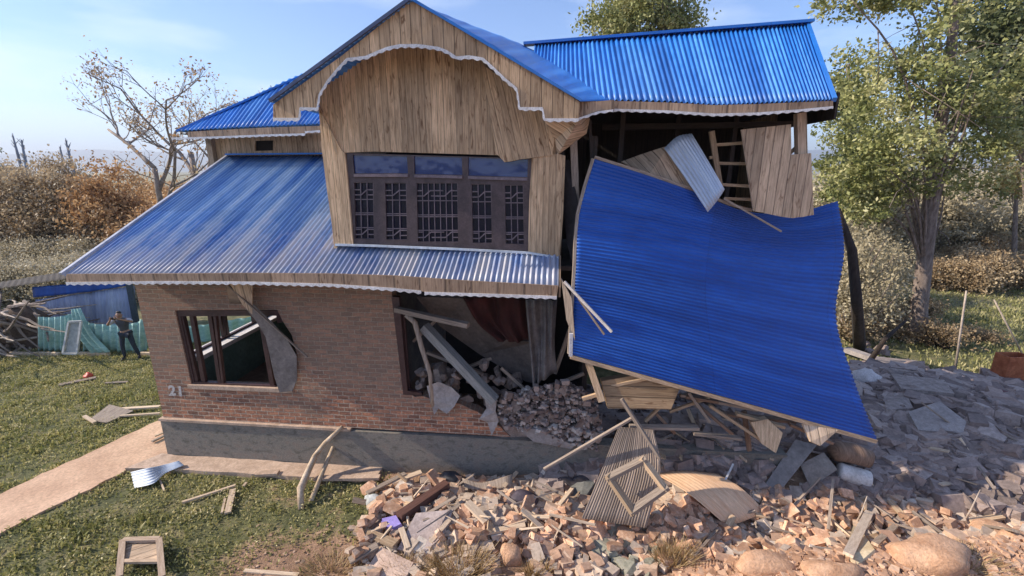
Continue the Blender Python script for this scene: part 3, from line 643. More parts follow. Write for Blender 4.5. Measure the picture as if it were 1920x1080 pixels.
# ------------------------------------------------------------------ loose panels and boards on and around the house
plate('torn_boarding', rough_edge([(1390, 243), (1483, 233), (1486, 409), (1413, 396)], 1, 4, 8, idx=[2]), -.02, .04, W_PAN, label='tall torn boarded panel hanging below the right eave', cat='wood panel')
plate('torn_boarding', rough_edge([(1482, 290), (1521, 287), (1526, 403), (1487, 409)], 1, 4, 9, idx=[2]), .0, .04, W_PAN, label='narrow boarded panel hanging beside the taller torn panel', cat='wood panel')
slab('torn_boarding', [on(1165, 303, .55), on(1200, 290, .5), on(1255, 272, .45), on(1300, 352, .35), on(1290, 362, .3), on(1215, 330, .2)], .03, W_PAN, grain=on(1230, 285, .4)-on(1262, 350, .4), label='streaked board leaning behind the top edge of the fallen roof', cat='wood panel')
sg = [[on(1245, 278, .35), on(1270, 256, .3), on(1297, 250, .35)], [on(1285, 335, .2), on(1310, 316, .14), on(1330, 305, .2)], [on(1327, 398, .0), on(1345, 376, -.04), on(1359, 355, .05)]]
corr('metal_sheet', sg, 9, 10, .006, T_GALV, label='pale grey curved metal sheet lying across the top of the fallen roof', cat='metal sheet')
LD = empty('timber_framing', tuple(on(1370, 400, .5)), -A, label='bare timber framing with rungs standing in the dark upper room', cat='timber frame')
beam('upright', on(1334, 246, .4), on(1350, 352, .4), .09, .06, W_RAW, LD, up=-E2)
for a_, b_ in (((1340, 272), (1393, 268)), ((1342, 306), (1398, 307)), ((1330, 296), (1342, 294)), ((1350, 346), (1405, 349)), ((1358, 372), (1408, 374))):
    beam('rung', on(*a_, .42), on(*b_, .42), .05, .045, W_RAW, LD, up=-E2)
def stick(p, q, w_, h_, mat, label, cat='plank', name=None, **k): return beam(name or 'plank', p, q, w_, h_, mat, label=label, cat=cat, **k)
stick(on(1058, 528, -1.0), on(1147, 622, -1.15), .05, .04, M('pale_batten', (.6, .52, .45), (.78, .7, .62), 5, .8, .2), 'pale batten sticking out over the left edge of the fallen roof', 'batten', 'batten')
stick(on(1085, 560, -1.0), on(1133, 627, -1.12), .025, .03, W_OLD, 'thin grey lath just below the pale batten on the fallen roof', 'lath', 'lath')
stick(on(1357, 372, .05), on(1465, 434, .0), .035, .03, W_OLD, 'thin lath lying along the torn top edge of the fallen roof', 'lath', 'lath')
slab('torn_boarding', [on(1052, 522, -.9), on(1072, 560, -.95), on(1078, 640, -.95), on(1062, 600, -.9)], .02, W_OLD, label='narrow splintered board hanging at the gap left of the fallen roof', cat='wood panel')
# left window: strip and hanging sheet
stick(on(428, 535, -.3), on(577, 670, -.18), .045, .02, W_OLD, 'long thin strip hanging diagonally across the left window', 'lath', 'lath')
slab('hanging_sheet', [on(u, v, d) for u, v, d in [(436, 540, -.26), (470, 566, -.22), (515, 610, -.18), (540, 640, -.13), (556, 668, -.09), (557, 712, -.06), (548, 733, -.06), (524, 736, -.06), (514, 705, -.08), (506, 668, -.1), (498, 632, -.14), (480, 602, -.18), (455, 572, -.22)]], .015, M('grey_ply', (.15, .125, .115), (.27, .235, .215), 3, .85, .3), label='grey curved sheet hanging over the right side of the left window', cat='sheet')
slab('torn_boarding', [on(430, 530, -.35), on(473, 534, -.3), on(473, 590, -.2), on(455, 572, -.25)], .02, W_PAN, label='brown triangular board dangling under the eave above the left window', cat='wood panel')
# debris in the big opening
stick(on(742, 580, -.1), on(878, 610, -.5), .12, .09, W_OLD, 'short grey beam jutting out at the top of the torn opening', 'beam', 'beam')
stick(on(795, 612, .1), on(928, 752, -.25), .2, .16, M('grey_post_paint', (.2, .2, .19), (.34, .33, .31), 3, .8, .3, 'UV', (8, 1, 1)), 'thick grey post fallen diagonally through the torn opening', 'beam', 'beam')
tube('branch_pole', [on(762, 590, -.05), on(778, 605, -.08), on(790, 650, -.1), on(806, 700, -.1), on(812, 762, -.12)], [.06, .055, .05, .045, .04], W_OLD, label='thin upright pole standing at the left of the torn opening', cat='pole')
def draped(name, px, d, folds, amp, mat, nb=12, lab=None, cat=None, parent=None):
    G = [[on(u, v, d) for u, v in row] for row in px]; fw = lambda ta, tb: amp*1.3*np.sin(ta[None, :]*9+2.2*tb[:, None])+amp*.9*np.sin(ta[None, :]*23-3*tb[:, None]+1)+amp*.5*np.sin(tb[:, None]*7+ta[None, :]*4)
    return corr(name, G, folds, nb, amp*.35, mat, parent, per=10, thick=.01, label=lab, cat=cat, wave=fw)
draped('curtain', [[(985, 560), (1015, 560), (1045, 562)], [(992, 640), (1015, 640), (1040, 645)], [(1000, 735), (1012, 715), (1045, 700)]], .0, 5, .045, CLOTH, lab='grey curtain hanging in folds in the torn opening', cat='curtain')
draped('curtain', [[(868, 556), (930, 556), (990, 560)], [(900, 610), (935, 600), (990, 598)], [(935, 640), (960, 640), (992, 640)]], .3, 6, .05, RED, lab='dark red cloth bunched at the top of the torn opening', cat='cloth')
def crumple(name, c, r, mat, seed, squash=(1, 1, 1), **k):
    rg = np.random.default_rng(seed); import bmesh
    bm = bmesh.new(); bmesh.ops.create_icosphere(bm, subdivisions=3, radius=1)
    kk = rg.normal(0, 2.2, (6, 3)); ph = rg.uniform(0, 6.28, 6); V = []
    for v in bm.verts:
        p = np.array(v.co); f = 1+.06*sum(math.sin(kk[i]@p*1.6+ph[i]) for i in range(6)); V.append(np.array(c)+p*f*r*np.array(squash))
    fs = [[v.index for v in f.verts] for f in bm.faces]; bm.free()
    return tag(mesh_obj(name, V, fs, mat, None, [(v[0], v[2]) for v in V], smooth=True), **k)
def rag(name, pts, mat, seed, **k):
    """torn cloth hanging: outline rows"""
    return corr(name, pts, 5, 8, .03, mat, per=6, thick=.006, **k)
slab('torn_cloth', [on(800, 724, -.12), on(822, 716, -.16), on(846, 726, -.14), on(863, 742, -.14), on(852, 762, -.18), on(838, 776, -.2), on(822, 766, -.14), on(814, 778, -.17), on(806, 748, -.13)], .015, PLAS, label='pale torn cloth draped over the broken sill', cat='cloth')
slab('torn_cloth', [on(908, 742, -.22), on(932, 744, -.25), on(929, 772, -.25), on(935, 790, -.22), on(922, 817, -.25), on(914, 792, -.2), on(898, 786, -.25), on(912, 766, -.2)], .02, PLAS, label='pale rag hanging below the end of the grey post', cat='cloth')
# boxes and boards under the slumped roof
slab('wood_box', [on(1128, 715, -.75), on(1200, 702, -.7), on(1280, 715, -.7), on(1258, 768, -.8), on(1140, 766, -.85)], .25, M_wood('honey_boards', (.22, .13, .07), (.44, .3, .17), plank=.2, panel=.6), grain=E1, label='broken wooden box wedged beneath the lower edge of the fallen roof', cat='box')
stick(on(1103, 680, -.7), on(1128, 752, -.85), .12, .1, W_RAW, 'stub of timber post under the left corner of the fallen roof')
stick(on(1092, 748, -.8), on(1125, 738, -.8), .06, .06, W_RAW, 'short raw offcut beside the stub of post')
for k, (a_, b_, c_, d2, dd, wd, lb) in enumerate([
    (1140, 724, 1215, 708, -.72, .08, 'slender lath on top of the broken wooden box'), (1180, 800, 1310, 802, -.7, .12, 'grey plank lying level below the wooden box'),
    (1210, 790, 1240, 760, -.6, .06, 'short strut leaning under the wooden box'), (1275, 740, 1420, 768, -.5, .09, 'dusty plank just under the middle of the fallen roof edge'),
    (1330, 760, 1450, 840, -.55, .08, 'sloping split plank under the fallen roof'), (1290, 735, 1330, 790, -.55, .1, 'yellowish splintered plank end right of the wooden box'),
    (1380, 775, 1470, 800, -.5, .1, 'broken plank close under the right half of the fallen roof'), (1300, 812, 1390, 822, -.75, .1, 'dull plank half buried in grey dust'),
    (1255, 772, 1330, 745, -.5, .05, 'thin raw lath rising towards the roof edge')]):
    stick(on(a_, b_, dd), on(c_, d2, dd), wd, .05, W_OLD if k % 2 else W_RAW, lb)
# tall grey sheet with ridges, frame on it, tan sheet
corr('ridged_sheet', [[on(1160, 800, -.95), on(1225, 806, -.9)], [on(1124, 890, -1.35), on(1238, 880, -1.3)], [on(1090, 972, -1.75), on(1212, 990, -1.75)]], 24, 10, .005, W_DARK, label='tall dark ridged sheet leaning on the rubble heap', cat='sheet')
FW = empty('timber_square', tuple(T(1200, 950)), 0, label='small square wooden frame resting on the dark ridged sheet', cat='frame')
fp = [on(1142, 905, -1.6), on(1205, 872, -1.45), on(1245, 925, -1.65), on(1185, 968, -1.85)]
for a_, b_ in ((0, 1), (1, 2), (2, 3), (3, 0)): beam('rail', fp[a_]+E3*.1+(fp[a_]-fp[b_])*.08, fp[b_]+E3*.1+(fp[b_]-fp[a_])*.08, .13, .07, W_RAW if a_ % 2 else W_OLD, FW)
corr('tan_sheet', [[T(1228, 888, .25), T(1285, 882, .3), T(1345, 888, .3)], [T(1290, 925, .38), T(1340, 915, .42), T(1390, 915, .36)], [T(1365, 988, .12), T(1400, 975, .16), T(1437, 960, .12)]], 14, 12, .003, T_TAN, label='sunlit tan curved sheet lying on broken bricks', cat='sheet')
stick(on(1020, 880, -1.4), on(1185, 784, -1.1), .05, .04, W_OLD, 'long thin pole slanting up towards the wooden box', 'pole', 'pole')
stick(on(1165, 748, -1.05), on(1236, 858, -1.3), .07, .05, W_OLD, 'narrow board crossing the top of the dark ridged sheet')
stick(T(1360, 900, .35), T(1375, 870, .4), .03, .03, WHITE, 'short white stick above the tan curved sheet', 'stick', 'stick')
slab('grey_board', [T(1432, 912, .1), T(1492, 824, .55), T(1532, 834, .6), T(1462, 922, .1)], .05, M('slate_board', (.2, .185, .18), (.33, .305, .29), 2, .8, .2), label='long slate grey board leaning beneath the corner of the fallen roof', cat='board')
slab('grey_board', [T(1500, 870, .3), T(1545, 848, .5), T(1570, 880, .45), T(1520, 915, .15)], .06, M('stone_board', (.22, .19, .17), (.36, .31, .27), 3, .85, .3), label='squarish grey brown board next to the long slate board', cat='board')
slab('torn_boarding', [on(1505, 795, -.75), on(1572, 806, -.75), on(1538, 836, -.9), on(1520, 828, -.9)], .04, W_PAN, label='brown triangular board end under the roof corner', cat='wood panel')
slab('crate_board', [on(1408, 792, -.6), on(1440, 786, -.6), (on(1468, 812, -.7)), on(1455, 850, -.75), on(1428, 832, -.7)], .2, W_RAW, label='yellowish splintered block of timber under the middle of the roof edge', cat='timber')
for q in ((1285, 742, 1345, 752, .5, .14, 'broad splintered plank just right of the wooden box'), (1300, 752, 1375, 815, .45, .1, 'brown plank sloping down behind the yellowish block'), (1395, 770, 1405, 845, .35, .08, 'upright broken stud left of the yellowish block'),
          (1350, 775, 1490, 790, .3, .12, 'wide dark plank along the roof edge'), (1230, 775, 1265, 812, .55, .07, 'short slat crossing below the wooden box'), (1480, 795, 1560, 830, .45, .1, 'brown rafter end above the slate board')):
    stick(on(q[0], q[1], -q[4]), on(q[2], q[3], -q[4]), q[5], .05, M('brown_split_plank', (.17, .1, .065), (.34, .22, .15), 3, .85, .4, 'UV', (10, 1, 1), rnd=.2), q[6])
lathe_ = lambda: None
tube('wooden_keg', [T(1562, 850, .5), T(1575, 846, .52), T(1600, 850, .52), T(1632, 862, .5)], [.15, .19, .2, .16], M('brown_split_plank', 0, 0), n=16, label='dark brown keg lying under the corner of the fallen roof', cat='keg')
for px_, z_, lb in (([(1640, 668), (1720, 676), (1735, 700), (1650, 690)], .28, 'long grey slab at the garden side of the heap'), ([(1670, 700), (1770, 712), (1790, 738), (1690, 728)], .3, 'broken wall slab above the large concrete slab'), ([(1730, 690), (1800, 712), (1812, 735), (1745, 712)], .24, 'thin tilted slab near the dark red plastic'), ([(1655, 735), (1700, 738), (1712, 765), (1662, 768)], .25, 'small slab between the sack and the concrete slab')):
    slab('wall_slab', [T(u, v, z_+.05*(i % 2)) for i, (u, v) in enumerate(px_)], .12, M('dusty_slab', (.22, .175, .155), (.4, .33, .3), 8, .92, .5), label=lb, cat='slab')
# rounded pale container (plastic can on its side)
def lathe(name, p0, p1, prof, mat, parent=None, n=18, **k):
    pts = [np.array(p0)+(np.array(p1)-np.array(p0))*f for f, r in prof]; return tube(name, pts, [r for f, r in prof], mat, parent, n, **k)
c0 = T(1570, 882, .25); c1 = T(1630, 900, .22)
lathe('plastic_drum', c0, c1, [(0, .02), (.01, .12), (.06, .165), (.12, .17), (.3, .165), (.32, .172), (.6, .165), (.62, .172), (.9, .17), (.97, .16), (1, .1), (1.005, .02)], M('dusty_white_plastic', (.6, .56, .52), (.8, .76, .72), 4, .6, .2), label='pale rounded plastic drum on its side in the rubble', cat='drum')
c0 = T(1560, 850, .4); c1 = T(1600, 850, .5)
slab('concrete_slab', [T(1703, 772, .36), T(1762, 752, .42), T(1812, 790, .32), T(1806, 812, .28), T(1722, 806, .28)], .12, M('grey_concrete', (.27, .23, .215), (.4, .345, .32), 4, .92, .4), label='large flat concrete slab on top of the right rubble heap', cat='slab')
crumple('sack', T(1622, 712, .15), .36, M('whitish_sack', (.5, .46, .45), (.68, .63, .62), 5, .9, .3), 3, (1, .8, .75), label='pale stuffed sack right of the fallen roof', cat='sack')
crumple('sack', T(1650, 678, .12), .26, M('whitish_sack', 0, 0), 8, (1.4, .8, .5), label='flatter pale sack above the stuffed one by the garden', cat='sack')
beam('trim_scrap', T(1585, 655, .2), T(1690, 690, .2), .3, .15, PLAS, label='broken plaster beam lying at the garden edge of the heap', cat='beam')
RB = empty('rusty_box', tuple(T(1900, 722)), .2, label='rusty orange metal box at the far right edge of the heap', cat='box')
pr = T(1900, 722); RUST = M('rust', (.3, .075, .025), (.52, .17, .07), 4, .8, .4)
for nm, a_, b_, ww, hh in (('side', (-.35, 0, 0), (.35, 0, 0), .03, .9), ('side', (-.35, .4, 0), (.35, .4, 0), .03, .9), ('end', (-.35, 0, 0), (-.35, .4, 0), .03, .9), ('end', (.35, 0, 0), (.35, .4, 0), .03, .9)):
    beam(nm, pr+np.array(a_)+E3*.45, pr+np.array(b_)+E3*.45, ww, hh, RUST, RB)
crumple('dark_red_heap', T(1830, 735, .05), .45, M('dark_red_plastic', (.07, .015, .02), (.13, .03, .035), 3, .7, .3), 5, (1.5, .8, .4), label='dark red crumpled plastic heap beside the rusty box', cat='plastic')
ms_w = M('chalk_white', (.55, .52, .5), (.75, .72, .7), 5, .8, .2)

# ------------------------------------------------------------------ rubble: bricks and stones one by one, the rest as a mass
CV = np.array([[x, y, z] for x in (-1, 1) for y in (-1, 1) for z in (-1, 1)], float)
CF = np.array([[0, 1, 3, 2], [4, 6, 7, 5], [0, 4, 5, 1], [2, 3, 7, 6], [0, 2, 6, 4], [1, 5, 7, 3]])
def chunk_mesh(name, dims, seed, mat, jit=.12, bev=.012):
    import bmesh
    rg = np.random.default_rng(seed); bm = bmesh.new(); bmesh.ops.create_cube(bm, size=1)
    for v in bm.verts:
        c = np.array(v.co)*np.array(dims)+rg.normal(0, 1, 3)*jit*np.array(dims)*.5
        if c[0] > 0: c[0] += rg.uniform(-.3, .08)*dims[0]
        v.co = c
    for q in range(3):   # snapped corners
        v = list(bm.verts)[int(rg.integers(len(bm.verts)))]; n = Vector(v.co).normalized()
        bmesh.ops.bisect_plane(bm, geom=bm.verts[:]+bm.edges[:]+bm.faces[:], plane_co=Vector(v.co)*rg.uniform(.72, .88), plane_no=(n+Vector(rg.normal(0, .25, 3))), clear_outer=True)
        bmesh.ops.holes_fill(bm, edges=bm.edges[:])
    bmesh.ops.recalc_face_normals(bm, faces=bm.faces[:])
    me = bpy.data.meshes.new(name); bm.to_mesh(me); bm.free(); me.materials.append(mat); return me
BM_ = [chunk_mesh('broken_brick', d, 10+i, B_MAT, .05, .004) for i, d in enumerate([(.23, .11, .07), (.16, .11, .07), (.12, .11, .07), (.21, .1, .075), (.14, .08, .06), (.19, .115, .08), (.25, .14, .05), (.1, .09, .07)])]
SM_ = [chunk_mesh('rubble_stone', d, 30+i, S_MAT, .2, .006) for i, d in enumerate([(.3, .2, .15), (.22, .2, .15), (.34, .24, .16), (.26, .16, .13), (.2, .17, .15), (.32, .2, .17), (.24, .14, .12)])]
GM_ = [chunk_mesh('greenish_cobble', d, 50+i, GST, .25, .02) for i, d in enumerate([(.22, .16, .12), (.17, .14, .11), (.26, .18, .14)])]
def inpoly(u, v, P):
    c = False; n = len(P)
    for i in range(n):
        a, b = P[i], P[(i+1) % n]
        if (a[1] > v) != (b[1] > v) and u < (b[0]-a[0])*(v-a[1])/(b[1]-a[1])+a[0]: c = not c
    return c
Z_LIT = [(690, 915), (860, 888), (1000, 925), (1080, 915), (1120, 950), (1240, 955), (1330, 900), (1450, 920), (1560, 920), (1700, 950), (1790, 965), (1680, 1000), (1450, 1035), (1330, 1050), (1240, 1060), (1000, 1010), (880, 1010), (760, 1040), (670, 1045)]
Z_HEAP = [(1650, 700), (1600, 640), (1680, 660), (1800, 735), (1925, 760), (1925, 975), (1800, 950), (1600, 925), (1440, 915), (1340, 890), (1240, 880), (1240, 830), (1400, 830), (1560, 900), (1660, 860)]
def sample_zone(Z, n, rg, pw=0.):
    us = [p[0] for p in Z]; vs = [p[1] for p in Z]; out = []
    while len(out) < n:
        u = rg.uniform(min(us), max(us)); v = rg.uniform(min(vs), max(vs))
        if inpoly(u, v, Z) and not any(inpoly(u, v+4, K) for K in KEEP): out.append((u, v))
    return out
def proj(p):
    q = np.asarray(p)-CAM; f = q@ray(960, 540); up = np.array([0, math.sin(TH), math.cos(TH)]); return 960+F*q[0]/f, 540-F*(q@up)/f
# ground kept clear for the larger pieces of debris, which lie on top
KEEP = [[(1425, 905), (1480, 815), (1545, 835), (1580, 880), (1520, 920), (1460, 925)], [(1560, 868), (1600, 860), (1640, 895), (1625, 915), (1570, 900)], [(1220, 885), (1350, 880), (1440, 960), (1365, 992), (1290, 935)],
        [(1700, 770), (1765, 750), (1815, 790), (1808, 815), (1720, 808)], [(1088, 975), (1150, 800), (1225, 805), (1245, 930), (1190, 992)], [(740, 972), (838, 905), (848, 918), (756, 984)], [(745, 1030), (780, 962), (852, 953), (832, 1005)],
        [(688, 1065), (712, 1022), (778, 1055), (762, 1085)], [(712, 972), (745, 964), (754, 985), (718, 992)], [(664, 990), (700, 990), (745, 1018), (738, 1032)], [(870, 940), (890, 938), (918, 975), (905, 985)], [(1042, 905), (1100, 878), (1118, 905), (1085, 952)],
        [(1578, 1045), (1600, 980), (1642, 1030), (1605, 1062)], [(925, 1080), (935, 1010), (985, 1010), (995, 1080)]]
def kept(p):
    u, v = proj(p); return any(inpoly(u, v, K) for K in KEEP)
def scatter(name, meshes, pts, rg, scale, lift, label, cat, group, tilt=.5, rest=None):
    for i, (u, v) in enumerate(pts):
        p = T(u, v, rg.uniform(.0, lift)); me = meshes[int(rg.integers(len(meshes)))]
        o = bpy.data.objects.new(name, me); COL.objects.link(o)
        o.location = p+E3*.03; o.rotation_euler = (rg.normal(0, tilt), rg.normal(0, tilt), rg.uniform(0, 6.28)); s = rg.uniform(*scale)*(1+.25*rg.random()**3); o.scale = (s, s*rg.uniform(.85, 1.15), s*rg.uniform(.85, 1.1))
        tag(o, label, cat, group)
rg = np.random.default_rng(21)
lit = sample_zone(Z_LIT, 300, rg)
scatter('broken_brick', BM_, lit, rg, (.95, 1.45), .2, 'broken orange brick in the sunlit heap before the house', 'brick', 'broken bricks in the sunlit heap')
heap = sample_zone(Z_HEAP, 300, rg)
scatter('rubble_stone', SM_, heap, rg, (.75, 1.45), .16, 'dusty grey stone in the shaded rubble heap', 'stone', 'stones in the shaded heap', .35)
cob = sample_zone([(1090, 985), (1240, 985), (1260, 1075), (1120, 1075)], 26, rg)
scatter('greenish_cobble', GM_, cob, rg, (.8, 1.25), .08, 'greenish grey cobble at the foot of the ridged sheet', 'stone', 'greenish cobbles', .3)
wallr = [(935, 745), (985, 735), (1060, 722), (1110, 745), (1120, 800), (1115, 838), (1080, 830), (1000, 810), (950, 795)]
def mass(name, pts, dims, seed, mat, lift=.1, spread=.0, tilt=.6, **k):
    rg = np.random.default_rng(seed); C = np.array([p for p in pts if not kept(p)]); n = len(C)
    sz = (dims[0]+(dims[1]-dims[0])*rg.random((n, 1))**2.2)*np.stack([rg.uniform(.7, 1.4, n), rg.uniform(.55, 1, n), rg.uniform(.4, .85, n)], 1)
    ax = rg.normal(0, 1, (n, 3)); ax[:, 2] *= 1.5; ax /= np.linalg.norm(ax, axis=1)[:, None]; an = rg.uniform(-tilt, tilt, n)+0.; rz = rg.uniform(0, 6.28, n)
    V = CV[None]*(sz/2)[:, None]+rg.normal(0, .07, (n, 8, 3))*sz[:, None]
    c, s = np.cos(rz)[:, None], np.sin(rz)[:, None]; X = V[..., 0]*c-V[..., 1]*s; Y = V[..., 0]*s+V[..., 1]*c; V = np.stack([X, Y, V[..., 2]], -1)
    ca, sa = np.cos(an)[:, None, None], np.sin(an)[:, None, None]; A_ = ax[:, None]
    V = V*ca+np.cross(np.broadcast_to(A_, V.shape), V)*sa+A_*(V*A_).sum(-1, keepdims=True)*(1-ca)
    V = V+C[:, None]; Fc = (CF[None]+8*np.arange(n)[:, None, None]).reshape(-1, 4)
    return tag(mesh_obj(name, V.reshape(-1, 3), Fc, mat, attrs={'tone': np.repeat(rg.random(n), 8)}), kind='stuff', **k)
def mass_mat(name, cols):
    m, t, b = newmat(name); a = t.nodes.new('ShaderNodeAttribute'); a.attribute_name = 'tone'; v = coord(t, 'Object'); n = noise(t, v, 14, 5, .7)
    f = math_(t, 'ADD', math_(t, 'MULTIPLY', a.outputs['Fac'], .7), math_(t, 'MULTIPLY', noise(t, v, 1.2, 3), .35)); k = len(cols)
    col = mix(t, 1., ramp(t, f, [(.1+.8*i/(k-1), c) for i, c in enumerate(cols)]), ramp(t, n, [(.3, .7), (.7, 1.25)]), 'MULTIPLY')
    t.links.new(col, b.inputs['Base Color']); b.inputs['Roughness'].default_value = .95; bump(t, b, n, .5, .01); return m
WR = sample_zone(wallr, 190, rg)
WSM = [chunk_mesh('wall_fragment', d, 70+i, M('mauve_brick_dust', (.17, .125, .105), (.37, .285, .24), 6, .95, .5, rnd=.3), .2, .01) for i, d in enumerate([(.2, .11, .08), (.14, .11, .08), (.24, .16, .1)])]
for i, (u, v) in enumerate(WR):
    p = on(u, v, rg.uniform(-.15, .25)); o = bpy.data.objects.new('wall_fragment', WSM[i % 3]); COL.objects.link(o); o.location = p
    o.rotation_euler = tuple(rg.uniform(0, 6.28, 3)); s = rg.uniform(.5, 1.25); o.scale = (s, s, s); tag(o, 'mauve broken brick piled on the plinth in the torn opening', 'brick', 'broken bricks piled on the plinth')
crumple('rubble_bank', hp(8.35, .3, 1.0), 1, M('mauve_brick_dust', 0, 0), 11, (1.2, .25, .42), label='bank of crushed brick behind the broken front wall', cat='rubble')
bpy.data.objects['rubble_bank']['kind'] = 'stuff'
mass('brick_dust', np.array([on(u, v, rg.uniform(-.2, .2)) for u, v in sample_zone([(930, 752), (985, 728), (1060, 716), (1115, 740), (1130, 800), (1120, 845), (1080, 834), (1000, 812), (945, 800)], 1500, rg)]), (.02, .13), 44, mass_mat('mauve_crumbs', [(.12, .085, .075), (.26, .19, .165), (.42, .34, .3), (.6, .55, .5)]), label='crumbled brick and mortar on the broken plinth', cat='rubble')
slab('mortar_slab', [on(965, 800, -.1), on(1010, 806, -.14), (on(1078, 836, -.14)), on(1070, 842, -.12), on(1000, 828, -.12)], .1, PLAS, label='sloping lump of mortar along the top of the broken plinth', cat='slab')
def terr_pts(n, x0, x1, y0, y1, f, seed, lift=.04):
    rg = np.random.default_rng(seed); x = rg.uniform(x0, x1, n); y = rg.uniform(y0, y1, n); k = rg.random(n) < f(x, y); x, y = x[k], y[k]
    return np.stack([x, y, terr(x, y)+rg.uniform(0, lift, len(x))], 1)
hp_f = lambda x, y: sstep(.3, 1.4, x)*sstep(16, 14, x+.0*y)*sstep(7.1, 7.8, y)*sstep(12.5, 10.8, y-.1*x)*(1-.0*x)
mass('stone_rubble', terr_pts(12000, .2, 16, 7, 13, hp_f, 5, .12), (.07, .5), 6, mass_mat('grey_rubble', [(.13, .098, .088), (.26, .2, .18), (.42, .34, .305), (.27, .185, .15)]), label='heap of grey mauve stone rubble spilling right of the house', cat='rubble')
lf = lambda x, y: sstep(-3.0, -2.0, x)*sstep(8.2, 7.7, y)*sstep(5.5, 6.1, y-.02*x)*.95
mass('brick_rubble', terr_pts(6500, -3, 9.5, 5.4, 8.2, lf, 8, .1), (.04, .26), 9, mass_mat('orange_rubble', [(.28, .16, .11), (.5, .33, .23), (.62, .48, .36), (.36, .29, .24), (.7, .6, .5)]), label='spread of orange broken brick before the house front', cat='rubble')
gf = lambda x, y: sstep(-5.5, -2, x)*.5+.5*sstep(3, 5, x)
mass('gravel', terr_pts(5000, -6, 9, 4.6, 7, gf, 14, .01), (.015, .06), 15, mass_mat('soil_crumbs', [(.24, .14, .09), (.4, .26, .17), (.52, .36, .25)]), label='crumbs of soil and brick on the near bank', cat='gravel')

mass('earth_clods', terr_pts(9000, 2.5, 9, 4.4, 6.4, lambda x, y: sstep(6.5, 5.8, y-.06*(x-4)), 24, .03), (.02, .12), 25, mass_mat('clods', [(.3, .16, .09), (.5, .3, .19), (.64, .43, .29)]), label='orange earth clods on the near bank at the right', cat='earth')
# big boulders of the near bank
for k, (u, v, r_, sq, lb) in enumerate([(1745, 1050, .37, (1.5, .9, .8), 'large smooth orange boulder at the bottom right bank'), (1440, 1062, .26, (1.5, .8, .7), 'low rounded orange boulder left of the largest one'),
        (1560, 1075, .24, (1.7, .8, .6), 'flat orange boulder between two rounder ones at the bottom edge'), (1860, 1005, .3, (1.3, .9, .7), 'pinkish boulder right of the largest orange one'),
        (958, 1050, .2, (1, .7, 1.5), 'upright tan stone at the bottom centre among dry grass'), (1905, 1012, .22, (1.3, .9, .6), 'small pale boulder at the right edge of the bank')]):
    crumple('boulder', T(u, v, .02), r_, SB_MAT, 40+k, sq, label=lb, cat='boulder')
# foreground boards, beams, slabs
def lying(u0, v0, u1, v1, w_, h_, mat, label, l0=.06, l1=.06, name='plank', cat='plank'): return stick(T(u0, v0, l0), T(u1, v1, l1), w_, h_, mat, label, cat, name)
W_LIT = M('sun_bleached_board', (.55, .4, .27), (.76, .6, .44), 3, .85, .3, 'UV', (10, 1, 1), rnd=.15)
W_RED = M('red_brown_beam', (.09, .04, .03), (.17, .08, .06), 4, .7, .3, 'UV', (8, 1, 1))
lying(748, 970, 838, 908, .16, .14, W_RED, 'dark red brown beam on the debris left of centre', .2, .24, 'beam', 'beam')
lying(876, 942, 912, 978, .14, .05, W_LIT, 'thick bright yellow plank end in the centre debris', .3, .24)
for q in [(688, 925, 760, 888, .1, 'pinkish plank at the top left of the debris'), (690, 952, 735, 918, .1, 'pale plank beside the blue grey stone'), (712, 958, 742, 935, .09, 'short pale slat under the dark beam'),
          (742, 1000, 855, 932, .07, 'long pink lath running along the dark beam'), (735, 905, 790, 885, .12, 'short reddish board near the house wall'), (838, 968, 862, 945, .08, 'short broken board right of the dark beam'),
          (668, 992, 742, 1020, .16, 'bright cream split board at the left of the debris'), (664, 998, 700, 1012, .07, 'thin cream splinter beside the split board'), (690, 1000, 745, 975, .05, 'thin lath touching the purple block'),
          (655, 1052, 708, 1022, .14, 'grey board edge at the lower left of the debris'), (765, 1028, 752, 990, .09, 'white lath pointing at the viewer in the debris'), (900, 1000, 985, 985, .1, 'flat salmon board before the yellow plank'),
          (1205, 990, 1232, 965, .06, 'pink offcut below the wooden frame'), (1590, 1040, 1630, 960, .12, 'small tilted plank between bricks and boulders'), (1615, 1000, 1640, 965, .06, 'thin slat leaning on the yellow slab'), (1640, 1020, 1680, 985, .08, 'splintered slat right of the yellow slab'),
          (1465, 935, 1500, 960, .1, 'pale forked board right of the tan sheet'), (1495, 962, 1528, 935, .08, 'orange lath crossing the forked board'), (1540, 990, 1500, 960, .12, 'pink plank end right of the tan sheet'),
          (1820, 978, 1880, 968, .1, 'tan plank on the bank at the right'), (1840, 985, 1905, 996, .09, 'brown plank behind the small pale boulder')]:
    lying(*q[:4], q[4], .04, [W_LIT, W_OLD, W_RAW][hash(q[5][:3]+q[5][-2:]) % 3 if False else int(q[0]) % 3], q[5], .16, .2)
slab('flat_board', [T(745, 1030, .12), T(780, 962, .2), T(850, 955, .22), T(830, 1005, .15), T(790, 1040, .1)], .04, M('pinkish_board', (.34, .27, .25), (.52, .43, .4), 4, .9, .3), label='grey pink broken wallboard under the pink lath', cat='board')
slab('flat_board', [T(690, 1062, .1), T(715, 1025, .18), T(775, 1055, .15), T(760, 1085, .1), T(715, 1085, .08)], .04, M('salmon_board', (.46, .32, .25), (.6, .45, .36), 4, .9, .3), label='salmon flat board at the bottom of the debris', cat='board')
slab('purple_block', [T(716, 972, .22), T(742, 966, .25), T(752, 982, .24), T(735, 990, .2), T(714, 984, .2)], .12, M('purple_foam', (.2, .15, .42), (.28, .22, .55), 5, .7, .1), label='small purple block in the debris left of centre', cat='block')
